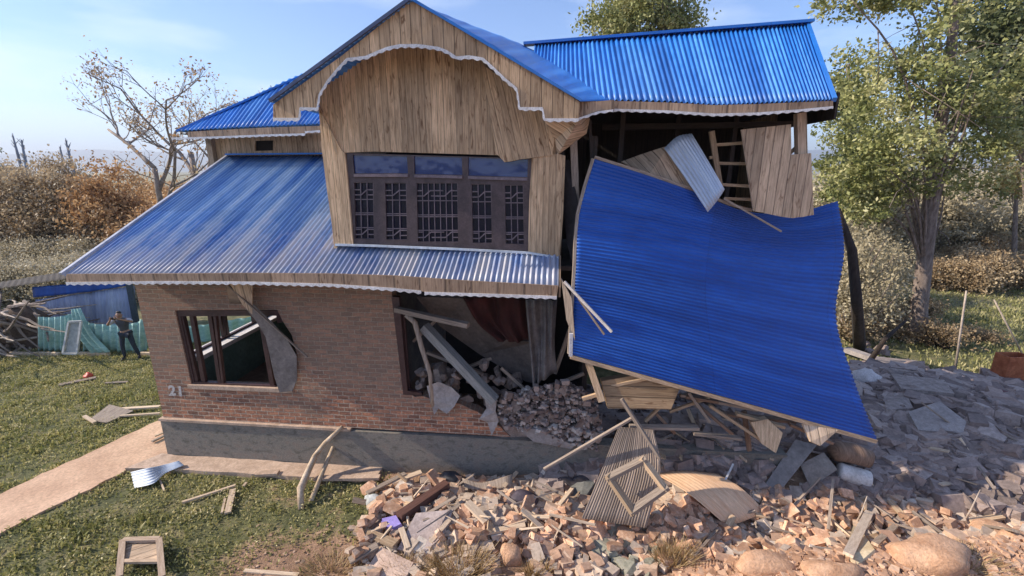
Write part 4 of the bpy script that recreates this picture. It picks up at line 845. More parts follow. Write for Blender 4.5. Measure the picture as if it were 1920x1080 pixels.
crumple('pale_stone', T(700, 938, .1), .14, M('bluish_stone', (.4, .42, .42), (.55, .56, .55), 5, .9, .3), 61, (1.2, .8, .8), label='blue grey stone at the left end of the debris', cat='stone')
crumple('crumpled_bag', T(845, 898, .12), .2, M('dark_bag', (.02, .02, .025), (.06, .055, .06), 5, .6, .3), 63, (1.3, .8, .7), label='black crumpled bag against the plinth', cat='bag')
crumple('crumpled_bag', T(980, 938, .15), .22, M('dark_purple_bag', (.03, .022, .035), (.08, .06, .08), 5, .7, .3), 64, (1.3, .8, .8), label='dark purple crumpled bag in the middle of the debris', cat='bag')
for k, (u, v) in enumerate([(1065, 905), (1095, 900), (1035, 905)]):
    crumple('dark_lump', T(u, v, .08), .15, M('lump_grey', (.04, .035, .04), (.1, .085, .09), 5, .9, .4), 70+k, (1.4, .8, .7), label=['dark lump', 'blackish lump nearest the ridged sheet', 'small dark lump nearest the curved gutter'][k]+' below the plinth', cat='lump')  # dark grey mottled lumps at the foot of the plinth
corr('curved_gutter', [[T(866, 896, .3), T(905, 905, .22), T(962, 888, .32)], [T(870, 914, .16), T(910, 920, .12), T(958, 912, .2)]], 1, 6, .0, W_OLD, label='curved grey gutter piece lying along the plinth', cat='gutter')
slab('slab_piece', [T(1045, 905, .05), T(1100, 880, .1), T(1115, 905, .1), T(1085, 950, .06), T(1050, 935, .05)], .07, M('greygreen_slab', (.13, .135, .125), (.22, .215, .2), 3, .9, .3), label='grey green slab lying left of the ridged sheet', cat='slab')
slab('yellow_slab', [T(1582, 1040, .05), T(1600, 985, .25), T(1612, 990, .25), T(1640, 1030, .1), T(1605, 1060, .05)], .05, M('yellow_stone', (.55, .42, .25), (.7, .57, .38), 4, .9, .3), label='yellowish slab standing tilted among the bricks', cat='slab')
corr('small_ridged_sheet', [[T(1302, 1052, .1), T(1350, 1050, .1)], [T(1298, 1090, .03), T(1352, 1090, .03)]], 8, 4, .012, SB_MAT, label='small orange ridged sheet at the bottom edge', cat='sheet')
lying(458, 1070, 560, 1078, .06, .03, W_LIT, 'pink lath on the soil at the bottom edge', .02, .02)
# apron edge boards and poles leaning on the plinth
stick(T(590, 897, .1), T(712, 895, .12), .12, .06, CEML, 'cement coping piece lying along the apron', 'coping', 'coping')
stick(T(480, 888, .12), T(522, 886, .12), .14, .05, CEML, 'loose cement flake on the apron', 'coping', 'coping')
P_ = M('bleached_pole', (.4, .29, .19), (.66, .52, .38), 6, .85, .3)
tube('leaning_pole', [T(565, 955), T(563, 915, .28), on(590, 855, -.35), on(610, 830, -.2), on(642, 800, -.06)], [.06, .065, .055, .05, .04], P_, label='crooked pole leaning on the plinth, the left one', cat='pole')
tube('leaning_pole', [T(566, 920, .1), on(582, 880, -.5), on(596, 850, -.3)], [.04, .038, .035], P_, label='short thin pole crossing the crooked one', cat='pole')
tube('leaning_pole', [T(583, 940), on(603, 890, -.5), on(625, 838, -.06)], [.05, .048, .042], P_, label='straight pole leaning on the plinth, right of the crooked one', cat='pole')
# lawn litter
corr('bent_tin_sheet', [[T(245, 885, .12), T(252, 915, .05)], [T(275, 878, .28), T(288, 906, .12)], [T(305, 872, .16), T(310, 887, .12)], [T(335, 864, .2), T(345, 872, .16)]], 6, 14, .008, T_GALW, label='bent white tin sheet lying on the grass by the path', cat='metal sheet')
lying(342, 942, 442, 910, .05, .04, W_LIT, 'long yellow lath on the grass', .06, .06)
lying(437, 918, 427, 962, .11, .04, W_LIT, 'short stubby board on the grass', .07, .06)
lying(422, 935, 416, 962, .04, .03, P_, 'short white splinter beside the stubby board', .05, .05); lying(300, 900, 308, 920, .03, .02, P_, 'tiny peg beside the bent tin sheet', .05, .05)
lying(456, 912, 462, 905, .05, .03, P_, 'tiny chip behind the stubby board', .05, .05)
lying(285, 828, 318, 812, .06, .04, W_OLD, 'dark lath at the corner of the house on the path', .1, .1); lying(290, 818, 315, 808, .04, .03, P_, 'pale lath beside the dark one on the path', .1, .1)
WP = empty('wooden_tray', tuple(T(268, 1050)), 0, label='square wooden tray with raised side rails at the bottom left', cat='tray')
tr = [T(232, 1020, .12), T(300, 1018, .14), T(306, 1090, .08), T(226, 1090, .06)]
slab('board', [tr[0]+E3*.03, tr[1]+E3*.03, tr[2]*.6+tr[1]*.4+E3*.06, tr[3]*.6+tr[0]*.4+E3*.06], .02, W_PAN, WP)
for a_, b_ in ((0, 3), (1, 2), (0, 1)): beam('rail', tr[a_]+E3*.08, tr[b_]+E3*.08, .09, .05, M('dusty_board', (.36, .25, .17), (.54, .41, .3), 3, .85, .3, 'UV', (10, 1, 1)), WP)
beam('crossbar', tr[0]*.4+tr[3]*.6+E3*.08, tr[1]*.4+tr[2]*.6+E3*.08, .07, .04, W_PAN, WP)
slab('fallen_shutter', [T(165, 788, .06), T(205, 758, .15), T(250, 770, .12), T(200, 792, .06)], .03, W_OLD, label='grey fallen shutter on the lawn near the house corner', cat='shutter')
for q in [(205, 768, 300, 762, .1, 'tan plank behind the fallen shutter'), (225, 780, 300, 775, .06, 'thin tan lath right of the fallen shutter'), (158, 780, 178, 792, .08, 'pale offcut at the left tip of the shutter')]:
    lying(*q[:4], q[4], .04, W_LIT, q[5], .1, .1)
lying(110, 722, 180, 708, .16, .04, W_DARK, 'dark plank on the far lawn', .05, .06); lying(198, 718, 240, 716, .08, .03, W_OLD, 'grey stick on the far lawn', .04, .04)
crumple('red_pot', T(165, 705, .06), .12, M('red_plastic', (.5, .05, .03), (.65, .09, .05), 5, .5, .1), 81, (1.1, 1, .8), label='small red pot lying on the dark plank', cat='pot')
for q in [((1600, 992), (1626, 930)), ((1800, 990), (1838, 918))]:
    a_, b_ = T(*q[0]), T(*q[0])+(at(*q[1], T(*q[0])[1]+.05)-T(*q[0])); tube('dry_twig', [a_, a_*.5+b_*.5+E1*.02, b_], [.018, .014, .007], STICK, label='dry twig standing up from the heap, '+('the left one' if q[0][0] < 1700 else 'the right one'), cat='twig')

rg = np.random.default_rng(303)
SPL = []
for k in range(6):
    V, U, fs = boxverts((0, 0, 0), ((.35, .5, .7, .25, .45, .9)[k], 0, 0), (.05, .08, .06, .1, .04, .05)[k], .03, taper=(.4, .9, .6, 1, .3, .8)[k]); me = bpy.data.meshes.new('splinter'); me.from_pydata([tuple(v) for v in V], [], fs); me.update(); me.polygons.foreach_set('use_smooth', np.zeros(len(me.polygons), bool))
    ul = me.uv_layers.new(name='UVMap'); li = [l.vertex_index for l in me.loops]
    for q, vi in enumerate(li): ul.data[q].uv = U[vi]
    me.materials.append([W_RAW, W_LIT, W_OLD][k % 3]); SPL.append(me)
for zone, n, lab, gr_ in (([(670, 1050), (690, 915), (860, 900), (1100, 930), (1080, 1000), (900, 1010)], 46, 'wood splinter lying in the debris left of the ridged sheet', 'splinters in the left debris'),
                     ([(1100, 960), (1300, 980), (1560, 925), (1760, 965), (1600, 1040), (1300, 1040)], 40, 'wood splinter lying among the sunlit bricks on the right', 'splinters among the sunlit bricks'),
                     ([(1120, 770), (1300, 750), (1560, 850), (1400, 880), (1240, 880)], 44, 'dusty splinter under the slumped roof', 'splinters under the slumped roof'),
                     ([(1660, 780), (1900, 800), (1900, 930), (1700, 910)], 16, 'grey splinter on the shaded stones', 'splinters on the shaded heap')):
    for i, (u, v) in enumerate(sample_zone(zone, n, rg)):
        o = bpy.data.objects.new('splinter', SPL[int(rg.integers(6))]); COL.objects.link(o); o.location = T(u, v, .12)+E3*rg.uniform(0, .12); o.rotation_euler = (rg.normal(0, .5), rg.normal(0, .3), rg.uniform(0, 6.28)); tag(o, lab, 'splinter', gr_)
# rubble and joinery on the sill and floor inside the torn opening
for i, (u, v) in enumerate(sample_zone([(772, 705), (800, 690), (900, 680), (985, 715), (960, 745), (880, 752), (800, 742)], 60, rg)):
    o = bpy.data.objects.new('wall_fragment', WSM[i % 3]); COL.objects.link(o); o.location = on(u, v, rg.uniform(.15, .7)); o.rotation_euler = tuple(rg.uniform(0, 6.28, 3)); q = rg.uniform(.7, 1.5); o.scale = (q, q, q)
    tag(o, 'dim piece of broken brick on the floor inside the torn opening', 'brick', 'broken bricks inside the torn opening')
for q in ((800, 660, 905, 700, .6, .1, 'dim rafter lying low across the torn opening'), (850, 700, 960, 655, .8, .08, 'dim strut rising to the right inside the torn opening'), (775, 640, 850, 570, .7, .07, 'dim lath rising to the tilted ceiling slab'), (940, 690, 990, 735, .2, .06, 'short broken batten below the grey curtain'),
          (1040, 700, 1075, 600, .3, .08, 'dark stud leaning right of the grey curtain'), (1010, 735, 1095, 700, .15, .06, 'lath lying over the bank of broken brick')):
    beam('rafter', on(q[0], q[1], q[4]), on(q[2], q[3], q[4]+.1), q[5], .06, W_OLD, label=q[6], cat='beam')

# ------------------------------------------------------------------ grass
def inside(x, y, P):
    c = np.zeros(x.shape, bool); n = len(P)
    for i in range(n):
        (x1, y1), (x2, y2) = P[i], P[(i+1) % n]
        if y1 == y2: continue
        c ^= ((y1 > y) != (y2 > y)) & (x < (x2-x1)*(y-y1)/(y2-y1)+x1)
    return c
def blades(name, n, x0, x1, y0, y1, hgt, wd, dens, mat, seed, lean=.9, **k):
    rg = np.random.default_rng(seed); x = rg.uniform(x0, x1, n); y = rg.uniform(y0, y1, n)
    q = np.stack([x, y], 1)-O[:2]; s = q@E1[:2]; d = q@E2[:2]
    ok = (rg.random(n) < dens(x, y)) & ~inside(x, y, PATH_POLY) & ~((s > -.05) & (s < 13.5) & (d > -.1)) & ~((s > -.5) & (s < 5) & (d > -.55))
    x, y = x[ok], y[ok]; n = len(x); z = terr(x, y); hh = hgt*rg.uniform(.5, 1.3, n)*(.8+.4*wob(x, y, 3.)); th = rg.uniform(0, 6.28, n); ph = rg.uniform(0, 6.28, n); ln = rg.uniform(0, lean, n)*hh
    B = np.stack([x, y, z-.01], 1); W_ = np.stack([np.cos(th), np.sin(th), 0*th], 1)*wd*rg.uniform(.6, 1.4, n)[:, None]; Tp = B+np.stack([np.cos(ph)*ln, np.sin(ph)*ln, hh], 1)
    Mi = B*.45+Tp*.55+np.stack([0*x, 0*x, hh*.12], 1)
    V = np.stack([B-W_*.5, B+W_*.5, Mi+W_*.5, Mi-W_*.5, Tp-W_*.12, Tp+W_*.12], 1).reshape(-1, 3); b = 6*np.arange(n)[:, None]
    Fc = np.concatenate([b+np.array([[0, 1, 2, 3]]), b+np.array([[3, 2, 5, 4]])])
    tone = np.clip(rg.normal(.5, .22, n)+.25*wob(x, y, 2.2), 0, 1)
    return tag(mesh_obj(name, V, Fc, mat, attrs={'tone': np.repeat(tone, 6)}), kind='stuff', **k)
G1 = M_leaf('lawn_blades', [(.065, .072, .024), (.25, .255, .08), (.52, .46, .19), (.74, .62, .36)], 1.2, .3)
clump = lambda x, y: np.clip(.62+.75*wob(x, y, 3.4)+.3*wob(y, x, 9.), 0.05, 1)
blades('lawn_grass', 190000, -22, -1.2, 5.2, 16.5, .075, .022, lambda x, y: clump(x, y)*(1-.93*dirtf(x, y))*np.where(y > 10.2, .75, 1.), G1, 3, label='short clumpy green lawn around the path', cat='grass')
blades('weed_clumps', 60000, -20, -1.5, 5.2, 16, .13, .03, lambda x, y: np.clip(3.2*(wob(x, y, 5.)+.25*wob(y, x, 13.)-.12), 0, 1)*(1-.9*dirtf(x, y)), G1, 33, 1.1, label='taller leafy weeds standing in clumps in the lawn', cat='weeds')
def leaf_cover(name, n, x0, x1, y0, y1, size, top, dens, mat, seed, **k):
    rg = np.random.default_rng(seed); x = rg.uniform(x0, x1, n); y = rg.uniform(y0, y1, n); q = np.stack([x, y], 1)-O[:2]; s_ = q@E1[:2]; d = q@E2[:2]
    cl = np.clip(.5+1.1*wob(x, y, 7.)+.8*wob(y+3, x, 15.), 0, 1); ok = (rg.random(n) < cl*dens(x, y)) & ~inside(x, y, PATH_POLY) & ~((s_ > -.05) & (s_ < 13.5) & (d > -.1)) & ~((s_ > -.5) & (s_ < 5) & (d > -.55))
    x, y, cl = x[ok], y[ok], cl[ok]; C = np.stack([x, y, terr(x, y)+top*cl*rg.uniform(.2, 1.1, len(x))], 1); V, Fc = leafquads(C, size, rg)
    return tag(mesh_obj(name, V, Fc, mat, attrs={'tone': np.repeat(np.clip(rg.normal(.35, .2, len(x))+.35*cl, 0, 1), 4)}), kind='stuff', **k)
G2 = M_leaf('dry_blades', [(.2, .12, .05), (.42, .29, .14), (.62, .47, .27)], 2, .3)
def tuft(name, c, r, n, h_, seed, mat=None, wd=.012, **k):
    rg = np.random.default_rng(seed); a_ = rg.uniform(0, 6.28, n); rr = r*np.sqrt(rg.random(n)); x = c[0]+rr*np.cos(a_); y = c[1]+rr*np.sin(a_)*.7; z = terr(x, y)
    hh = h_*rg.uniform(.4, 1.2, n); out = rg.normal(0, .35, (n, 2))*hh[:, None]+np.stack([x-c[0], y-c[1]], 1)*.6; B = np.stack([x, y, z], 1); Tp = B+np.concatenate([out, hh[:, None]], 1); Mi = B*.5+Tp*.5+E3*.06*h_
    th = rg.uniform(0, 3.14, n); W_ = np.stack([np.cos(th), np.sin(th), 0*th], 1)*wd; V = np.stack([B-W_*.5, B+W_*.5, Mi+W_*.4, Mi-W_*.4, Tp-W_*.1, Tp+W_*.1], 1).reshape(-1, 3); b = 6*np.arange(n)[:, None]
    Fc = np.concatenate([b+np.array([[0, 1, 2, 3]]), b+np.array([[3, 2, 5, 4]])]); return tag(mesh_obj(name, V, Fc, mat or G2, attrs={'tone': np.repeat(rg.random(n), 6)}), **k)
for k, (u, v, r_, n, h_, lb) in enumerate([(860, 1075, .42, 900, .3, 'wide tuft of dry golden grass at the bottom edge left of the upright tan stone'), (765, 1070, .3, 350, .2, 'small tuft of dry grass under the salmon board'), (1262, 1060, .24, 520, .38, 'upright tuft of dry reddish grass at the bottom edge'),
        (1005, 1085, .2, 260, .2, 'low tuft of dry grass right of the upright tan stone'), (1800, 1070, .5, 500, .14, 'sparse dry grass before the largest boulder'), (620, 1075, .45, 420, .12, 'sparse dry grass on the bare soil')]):
    p = T(u, min(v, 1079)); tuft('dry_grass_tuft', p, r_, n, h_, 90+k, label=lb, cat='grass tuft', kind='stuff')

# ------------------------------------------------------------------ trees, bushes
def leafquads(C, size, rg, tone=None, up=.3):
    n = len(C); a_ = rg.normal(0, 1, (n, 3)); a_ /= np.linalg.norm(a_, axis=1)[:, None]; b = np.cross(a_, rg.normal(0, 1, (n, 3))); b /= np.linalg.norm(b, axis=1)[:, None]
    s = (size*rg.uniform(.6, 1.4, n))[:, None]; l = a_*s; w_ = b*s*.55
    V = np.stack([C-l*.5, C+w_*.5, C+l*.5, C-w_*.5], 1).reshape(-1, 3); return V, np.arange(4*n).reshape(n, 4)
leaf_cover('clover', 130000, -20, -1.3, 5.2, 16, .045, .11, lambda x, y: 1-.93*dirtf(x, y), G1, 55, label='low clover and leafy weeds carpeting the lawn in cushions', cat='weeds')
def clumps(ells, nc, nl, cr_, rg, hollow=.5):
    """clump centres through ellipsoids (c, r, weight)"""
    wt = np.array([e[2] for e in ells], float); wt /= wt.sum(); idx = rg.choice(len(ells), nc, p=wt); d = rg.normal(0, 1, (nc, 3)); d /= np.linalg.norm(d, axis=1)[:, None]
    r_ = (hollow+(1-hollow)*rg.random(nc))[:, None]; C = np.array([ells[i][0] for i in idx])+d*r_*np.array([ells[i][1] for i in idx])
    rad = cr_*rg.uniform(.6, 1.5, nc); L = np.repeat(C, nl, 0)+rg.normal(0, .5, (nc*nl, 3))*np.repeat(rad, nl)[:, None]*np.array([1, 1, .7])
    return C, L, np.repeat(rg.random(nc), nl)
def make_tree(name, base, trunk, ells, nc, nl, cr_, leaf, mat, bark, seed, nlimb=14, hollow=.45, **k):
    """trunk: list of (point, radius); limbs run from the trunk to clump centres"""
    rg = np.random.default_rng(seed); root = empty(name, tuple(base), 0, **k)
    C, L, tn = clumps(ells, nc, nl, cr_, rg, hollow); tp = np.array([t[0] for t in trunk]); trr = [t[1] for t in trunk]
    lst = [(crom(tp, np.linspace(0, 1, 12)), np.interp(np.linspace(0, 1, 12), np.linspace(0, 1, len(trr)), trr))]
    for i in rg.choice(nc, min(nlimb, nc), replace=False):
        c = C[i]; fr_ = np.clip((c[2]-base[2])/(tp[-1][2]-base[2])-.25-.2*rg.random(), .3, .95); s = crom(tp, np.array([fr_]))[0]; r0 = np.interp(fr_, np.linspace(0, 1, len(trr)), trr)*.22
        m_ = s*.5+c*.5+np.array([0, 0, .12*np.linalg.norm(c-s)])+rg.normal(0, .12, 3); P = crom(np.array([s, m_, c]), np.linspace(0, 1, 8)); lst.append((P, np.linspace(r0, .015, 8)))
        for q in range(2):
            j = 3+q*2; e = P[j]+rg.normal(0, .5, 3)*np.linalg.norm(c-s)*.35; lst.append(([P[j], P[j]*.5+e*.5+rg.normal(0, .05, 3), e], [r0*.35, r0*.2, .01]))
    tubes('trunk', lst, bark, root); V, Fc = leafquads(L, leaf, rg)
    mesh_obj('crown', V, Fc, mat, root, attrs={'tone': np.repeat(np.clip(tn*.6+rg.random(len(tn))*.4, 0, 1), 4)}); return root
LG = M_leaf('pale_green_leaves', [(.055, .07, .025), (.21, .23, .075), (.44, .43, .18), (.7, .65, .4)], .8, .3)
LG2 = M_leaf('dark_green_leaves', [(.03, .045, .02), (.1, .125, .05), (.22, .24, .11), (.42, .42, .25)], .8, .3)
LY = M_leaf('yellowing_leaves', [(.1, .085, .03), (.28, .23, .08), (.48, .36, .14), (.55, .4, .2)], .8, .35)
LO = M_leaf('rusty_leaves', [(.17, .09, .04), (.42, .24, .11), (.62, .4, .2), (.68, .52, .3)], .5, .3)
LBR = M_leaf('dry_scrub_leaves', [(.13, .09, .05), (.3, .21, .12), (.5, .38, .23), (.62, .52, .36)], .5, .3)
LGR = M_leaf('grey_scrub_leaves', [(.16, .135, .08), (.35, .3, .19), (.54, .47, .32), (.68, .61, .46)], .5, .3)
Yt = 16.2; tb = T(1722, 640); Yt = tb[1]
P = lambda u, v, Y=None: at(u, v, Y or Yt)
tkm = [(tb-E3*.2, .38), (P(1722, 590), .28), (P(1735, 480), .24), (P(1748, 350), .25), (P(1765, 220), .17), (P(1785, 80), .15), (P(1795, -60), .08)]
make_tree('leafy_tree', tb, tkm, [(P(1740, 150), (3.0, 2.6, 2.6), 4), (P(1640, 290), (2.1, 2.0, 1.6), 2.6), (P(1850, 270), (2.2, 2, 1.9), 2.6), (P(1640, 0), (2.2, 1.6, .6), 1.3), (P(1610, 370), (1.2, 1.5, 1.0), 1.3), (P(1780, -60), (3, 2.5, 1.8), 1), (P(1700, 340), (1.6, 1.5, .9), 1)],
          330, 90, .46, .14, LG, BARK, 11, 22, .2, label='tall leafy tree with thick bare trunk right of the house', cat='tree')
b2 = T(1960, 560); make_tree('leafy_tree', b2, [(b2, .3), (at(1930, 350, b2[1]), .25), (at(1900, 100, b2[1]), .15)], [(at(1905, 130, b2[1]-2), (3.0, 2.5, 3.4), 3), (at(1880, 30, b2[1]-2), (2.2, 2, 2.0), 1)], 260, 60, .6, .2, LG2, BARK, 12, 14, .2, label='darker green tree at the right edge behind the tall one', cat='tree')
b3 = T(1590, 520); make_tree('leafy_tree', b3, [(b3, .25), (at(1592, 300, b3[1]), .18), (at(1590, 120, b3[1]), .08)], [(at(1590, 190, b3[1]), (1.5, 1.5, 3.2), 3), (at(1620, 330, b3[1]), (2.4, 2, 2.6), 3)], 200, 60, .55, .2, LG, BARK, 13, 10, .2, label='slim pale tree right next to the roof end', cat='tree')
b4 = np.array([8.2, 26.5, 0.]); make_tree('poplar_tree', b4, [(b4, .35), (b4+E3*8, .25), (b4+E3*16, .1)], [(at(1190, 15, 26.5), (2.4, 2.4, 3.0), 3), (at(1265, 45, 26.5), (1.5, 1.8, 1.7), 1.5), (at(1150, 60, 26.5), (1.5, 1.8, 2), 1)], 220, 70, .6, .2, LG, BARK, 14, 12, .1, label='green tree rising behind the right roof ridge', cat='tree')
b5 = T(1900, 520); make_tree('young_tree', b5, [(b5, .16), (at(1903, 430, b5[1]), .12), (at(1906, 350, b5[1]), .08)], [(at(1915, 330, b5[1]), (1.8, 1.5, 1.3), 1)], 60, 60, .4, .15, LY, BARK, 15, 5, .2, label='young thin trunked tree with yellow leaves at the right edge', cat='tree')
tube('broken_tree', [T(1612, 655), at(1606, 560, 13.), at(1598, 470, 13.1), at(1572, 395, 13.2), at(1558, 380, 13.3)], [.2, .15, .13, .08, .04], BARKD, label='dark broken trunk right behind the fallen roof', cat='tree')
tube('dead_branch', [T(1622, 690, .1), at(1660, 635, 12.3), at(1700, 600, 12.5)], [.09, .06, .03], BARKD, label='dark branch leaning towards the tall tree', cat='branch')
for q, lb in ((((1790, 700), (1812, 545), .035), 'upright bare stake in the garden'), (((1925, 680), (1864, 562), .03), 'slanting thin stake near the rusty box'), (((1590, 640), (1575, 590), .03), 'blue green stake at the roof edge')):
    a_ = T(*q[0]); tube('stake', [a_, at(*q[1], a_[1])], [q[2], q[2]*.7], STICK, label=lb, cat='stake')
# bushes: a few patterns, copied
def bush(name, r, h_, nc, nl, leaf, mat, seed, twig=BARK, **k):
    rg = np.random.default_rng(seed); root = empty(name, (0, 0, 0), 0, **k); C, L, tn = clumps([(np.array([0, 0, h_*.55]), (r, r, h_*.5), 1)], nc, nl, .28*r+.1, rg, .2); L[:, 2] = np.abs(L[:, 2])
    V, Fc = leafquads(L, leaf, rg); mesh_obj('crown', V, Fc, mat, root, attrs={'tone': np.repeat(np.clip(tn*.6+rg.random(len(tn))*.4, 0, 1), 4)})
    lst = [([np.array([0, 0, -.1]), C[i]*.5+rg.normal(0, .1, 3), C[i]*1.05], [.05, .035, .01]) for i in range(0, nc, max(1, nc//14))]; tubes('trunk', lst, twig, root, 5); return root
def bush_row(proto, pts, group, labels, rg, sc=(.8, 1.25)):
    for i, p in enumerate(pts):
        s = rg.uniform(*sc); z = float(terr(p[0], p[1]))-.1
        if i == 0: proto.location = (p[0], p[1], z); proto.scale = (s, s, s); o = proto
        else: o = copy_tree(proto, (p[0], p[1], z), rg.uniform(0, 6.28), (s, s, s*rg.uniform(.8, 1.2)))
        tag(o, labels, group=group)
rg = np.random.default_rng(50)
def pts_px(lst, Y): return [(at(u, 400, y)[0], y) for (u, y) in lst]
o_pts = [(u, y) for u, y in [(165, 31), (215, 30), (262, 29), (310, 29), (350, 28.5), (395, 29), (240, 33), (300, 34), (350, 34), (200, 36), (420, 31), (270, 38), (330, 38)]]
bush_row(bush('rusty_bush', 1.9, 4.4, 90, 110, .16, LO, 31, cat='bush', label='x'), pts_px(o_pts, 0), 'rusty autumn bushes behind the left roof', 'rusty orange autumn bush in the thicket behind the left roof', rg, (.95, 1.3))
br_pts = [(u+rg.uniform(-12, 12), y) for y in (30, 35) for u in range(-80, 180, 40)]
bush_row(bush('brown_bush', 1.9, 4.6, 80, 110, .16, LBR, 32, cat='bush', label='x'), pts_px(br_pts, 0), 'brown thicket bushes at the far left', 'brown bush in the thicket along the left skyline', rg, (.9, 1.25))
g_pts = [(u+rg.uniform(-14, 14), y) for y, us in ((24.5, range(-60, 330, 36)), (21.5, range(-60, 230, 38)), (27.5, range(-70, 380, 36))) for u in us]
bush_row(bush('scrub_bush', 1.25, 2.0, 60, 100, .1, LGR, 33, cat='bush', label='x'), pts_px(g_pts, 0), 'grey scrub between shed and thicket', 'pale grey green scrub bush between the shed and the thicket', rg, (.8, 1.3))
r_pts = [(1640, 16.5), (1600, 18), (1660, 19.5), (1690, 22), (1590, 22), (1640, 25), (1700, 28)]
bush_row(bush('shrub', 1.6, 3.3, 80, 50, .13, LGR, 34, cat='bush', label='x'), pts_px(r_pts, 0), 'pale scrub below the tall tree', 'pale twiggy scrub between the fallen roof and the tall tree', rg, (.8, 1.2))
f_pts = [(u, y) for y in (30, 36, 42) for u in range(1560, 2060, 42)]
bush_row(bush('hedge_bush', 2.3, 4.6, 80, 100, .19, LGR, 35, cat='bush', label='x'), pts_px(f_pts, 0), 'hedge bushes across the back of the right garden', 'bush in the grey green hedge at the back of the right garden', rg, (.8, 1.3))
k_pts = [(u+rg.uniform(-12, 12), y+rg.uniform(-1, 1)) for y in (24, 27) for u in range(1780, 1980, 34)]
bush_row(bush('low_bush', 1.3, 1.9, 70, 90, .13, LBR, 36, cat='bush', label='x'), pts_px(k_pts, 0), 'brown low bushes before the right hedge', 'brownish low bush before the hedge of the right garden', rg, (.7, 1.1))
blades('garden_grass', 60000, 9, 30, 9.5, 27, .16, .04, lambda x, y: np.clip(.5+.7*wob(x, y, 1.6), .02, 1)*sstep(9, 11, y-.1*(x-9)), M_leaf('garden_blades', [(.07, .08, .03), (.24, .25, .09), (.45, .42, .2), (.66, .58, .34)], .6, .3), 17, label='rough grass in the garden right of the house', cat='grass')
bush_row(bush('brown_undergrowth', .9, 1.3, 50, 60, .1, LBR, 37, BARKD, cat='bush', label='x'), [(T(u, v)[0], T(u, v)[1]) for u, v in ((1600, 640), (1640, 625), (1680, 615), (1700, 640), (1760, 650), (1660, 600), (1620, 600), (1720, 600), (1840, 640))], 'brown undergrowth at the foot of the tall tree', 'brown twiggy undergrowth at the foot of the tall tree', rg, (.6, 1.1))
# bare tree at the left, poles, far poplar tips
def bare_tree(name, base, hgt, seed, mat, spread=.5, leafmat=None, lean=(0, 0), **k):
    rg = np.random.default_rng(seed); root = empty(name, tuple(base), 0, **k); lst = []; tips = []
    def grow(p, d, L, r, dep):
        n = 5; pts = [p]; dd = d.copy()
        for i in range(n): dd = dd+rg.normal(0, .09, 3)+np.array([0, 0, .03]); dd /= np.linalg.norm(dd); pts.append(pts[-1]+dd*L/n)
        lst.append((pts, np.linspace(r, r*.55, n+1)))
        if dep == 0: tips.append(pts[-1]); tips.append(pts[3]); return
        for j in range(3 if dep > 1 else 3):
            f = rg.integers(2, n+1); ax = rg.normal(0, 1, 3); nd = dd+ax*spread; nd[2] = abs(nd[2])*.8+.15; nd /= np.linalg.norm(nd); grow(pts[f], nd, L*rg.uniform(.5, .75), r*.52, dep-1)
    d0 = np.array([lean[0], lean[1], 1.]); d0 /= np.linalg.norm(d0); grow(np.array(base, float), d0, hgt*.42, hgt*.015, 5); tubes('trunk', lst, mat, root, 5)
    if leafmat:
        C = np.repeat(np.array(tips), 3, 0)+rg.normal(0, .22, (len(tips)*3, 3)); V, Fc = leafquads(C, .16, rg); mesh_obj('crown', V, Fc, leafmat, root, attrs={'tone': np.repeat(rg.random(len(C)), 4)})
    return root
bare_tree('bare_tree', at(310, 400, 26)*np.array([1, 1, 0]), 15.5, 4, M('pale_bark', (.2, .15, .12), (.36, .29, .24), 4, .9, .3), .62, LO, (.1, 0), label='nearly bare spreading tree behind the left roof', cat='tree')
bare_tree('bare_tree', at(400, 400, 28)*np.array([1, 1, 0]), 18, 9, M('pale_bark', 0, 0), .42, LBR, (-.12, 0), label='taller bare tree with upright twigs next to the roof', cat='tree')
for k, (u0, v0, u1, v1, lb) in enumerate([(48, 345, 24, 255, 'leftmost of the four bare poles on the left skyline'), (56, 345, 40, 262, 'second bare pole from the left on the left skyline'), (128, 345, 112, 275, 'third bare pole from the left on the left skyline'), (143, 340, 123, 263, 'rightmost of the four bare poles on the left skyline')]):
    Y = 60.; a_ = at(u0, v0, Y); b_ = at(u1, v1, Y); a_ = a_-(b_-a_)/(b_[2]-a_[2])*(a_[2]-1.); lst = [([a_, a_*.5+b_*.5, b_], [.3, .22, .08])]
    rr = np.random.default_rng(k)
    for q in range(26):
        f = rr.uniform(.3, .97); s = a_+(b_-a_)*f; lst.append(([s, s+np.array([rr.normal(0, .25), rr.normal(0, .25), .7])], [.05, .02]))
    tubes('bare_poplar', lst, M('greyblue_bark', (.16, .17, .2), (.28, .29, .33), 3, .9, .2), label=lb, cat='poplar')
b6 = at(-12, 340, 50)*np.array([1, 1, 0]); make_tree('conifer', b6, [(b6, .3), (b6+E3*9, .05)], [(b6+E3*6, (1.6, 1.6, 2.2), 1), (b6+E3*8, (.8, .8, 1.5), .6)], 70, 50, .5, .25, LG2, BARKD, 19, 6, .1, label='dark conifer tip at the far left skyline', cat='tree')

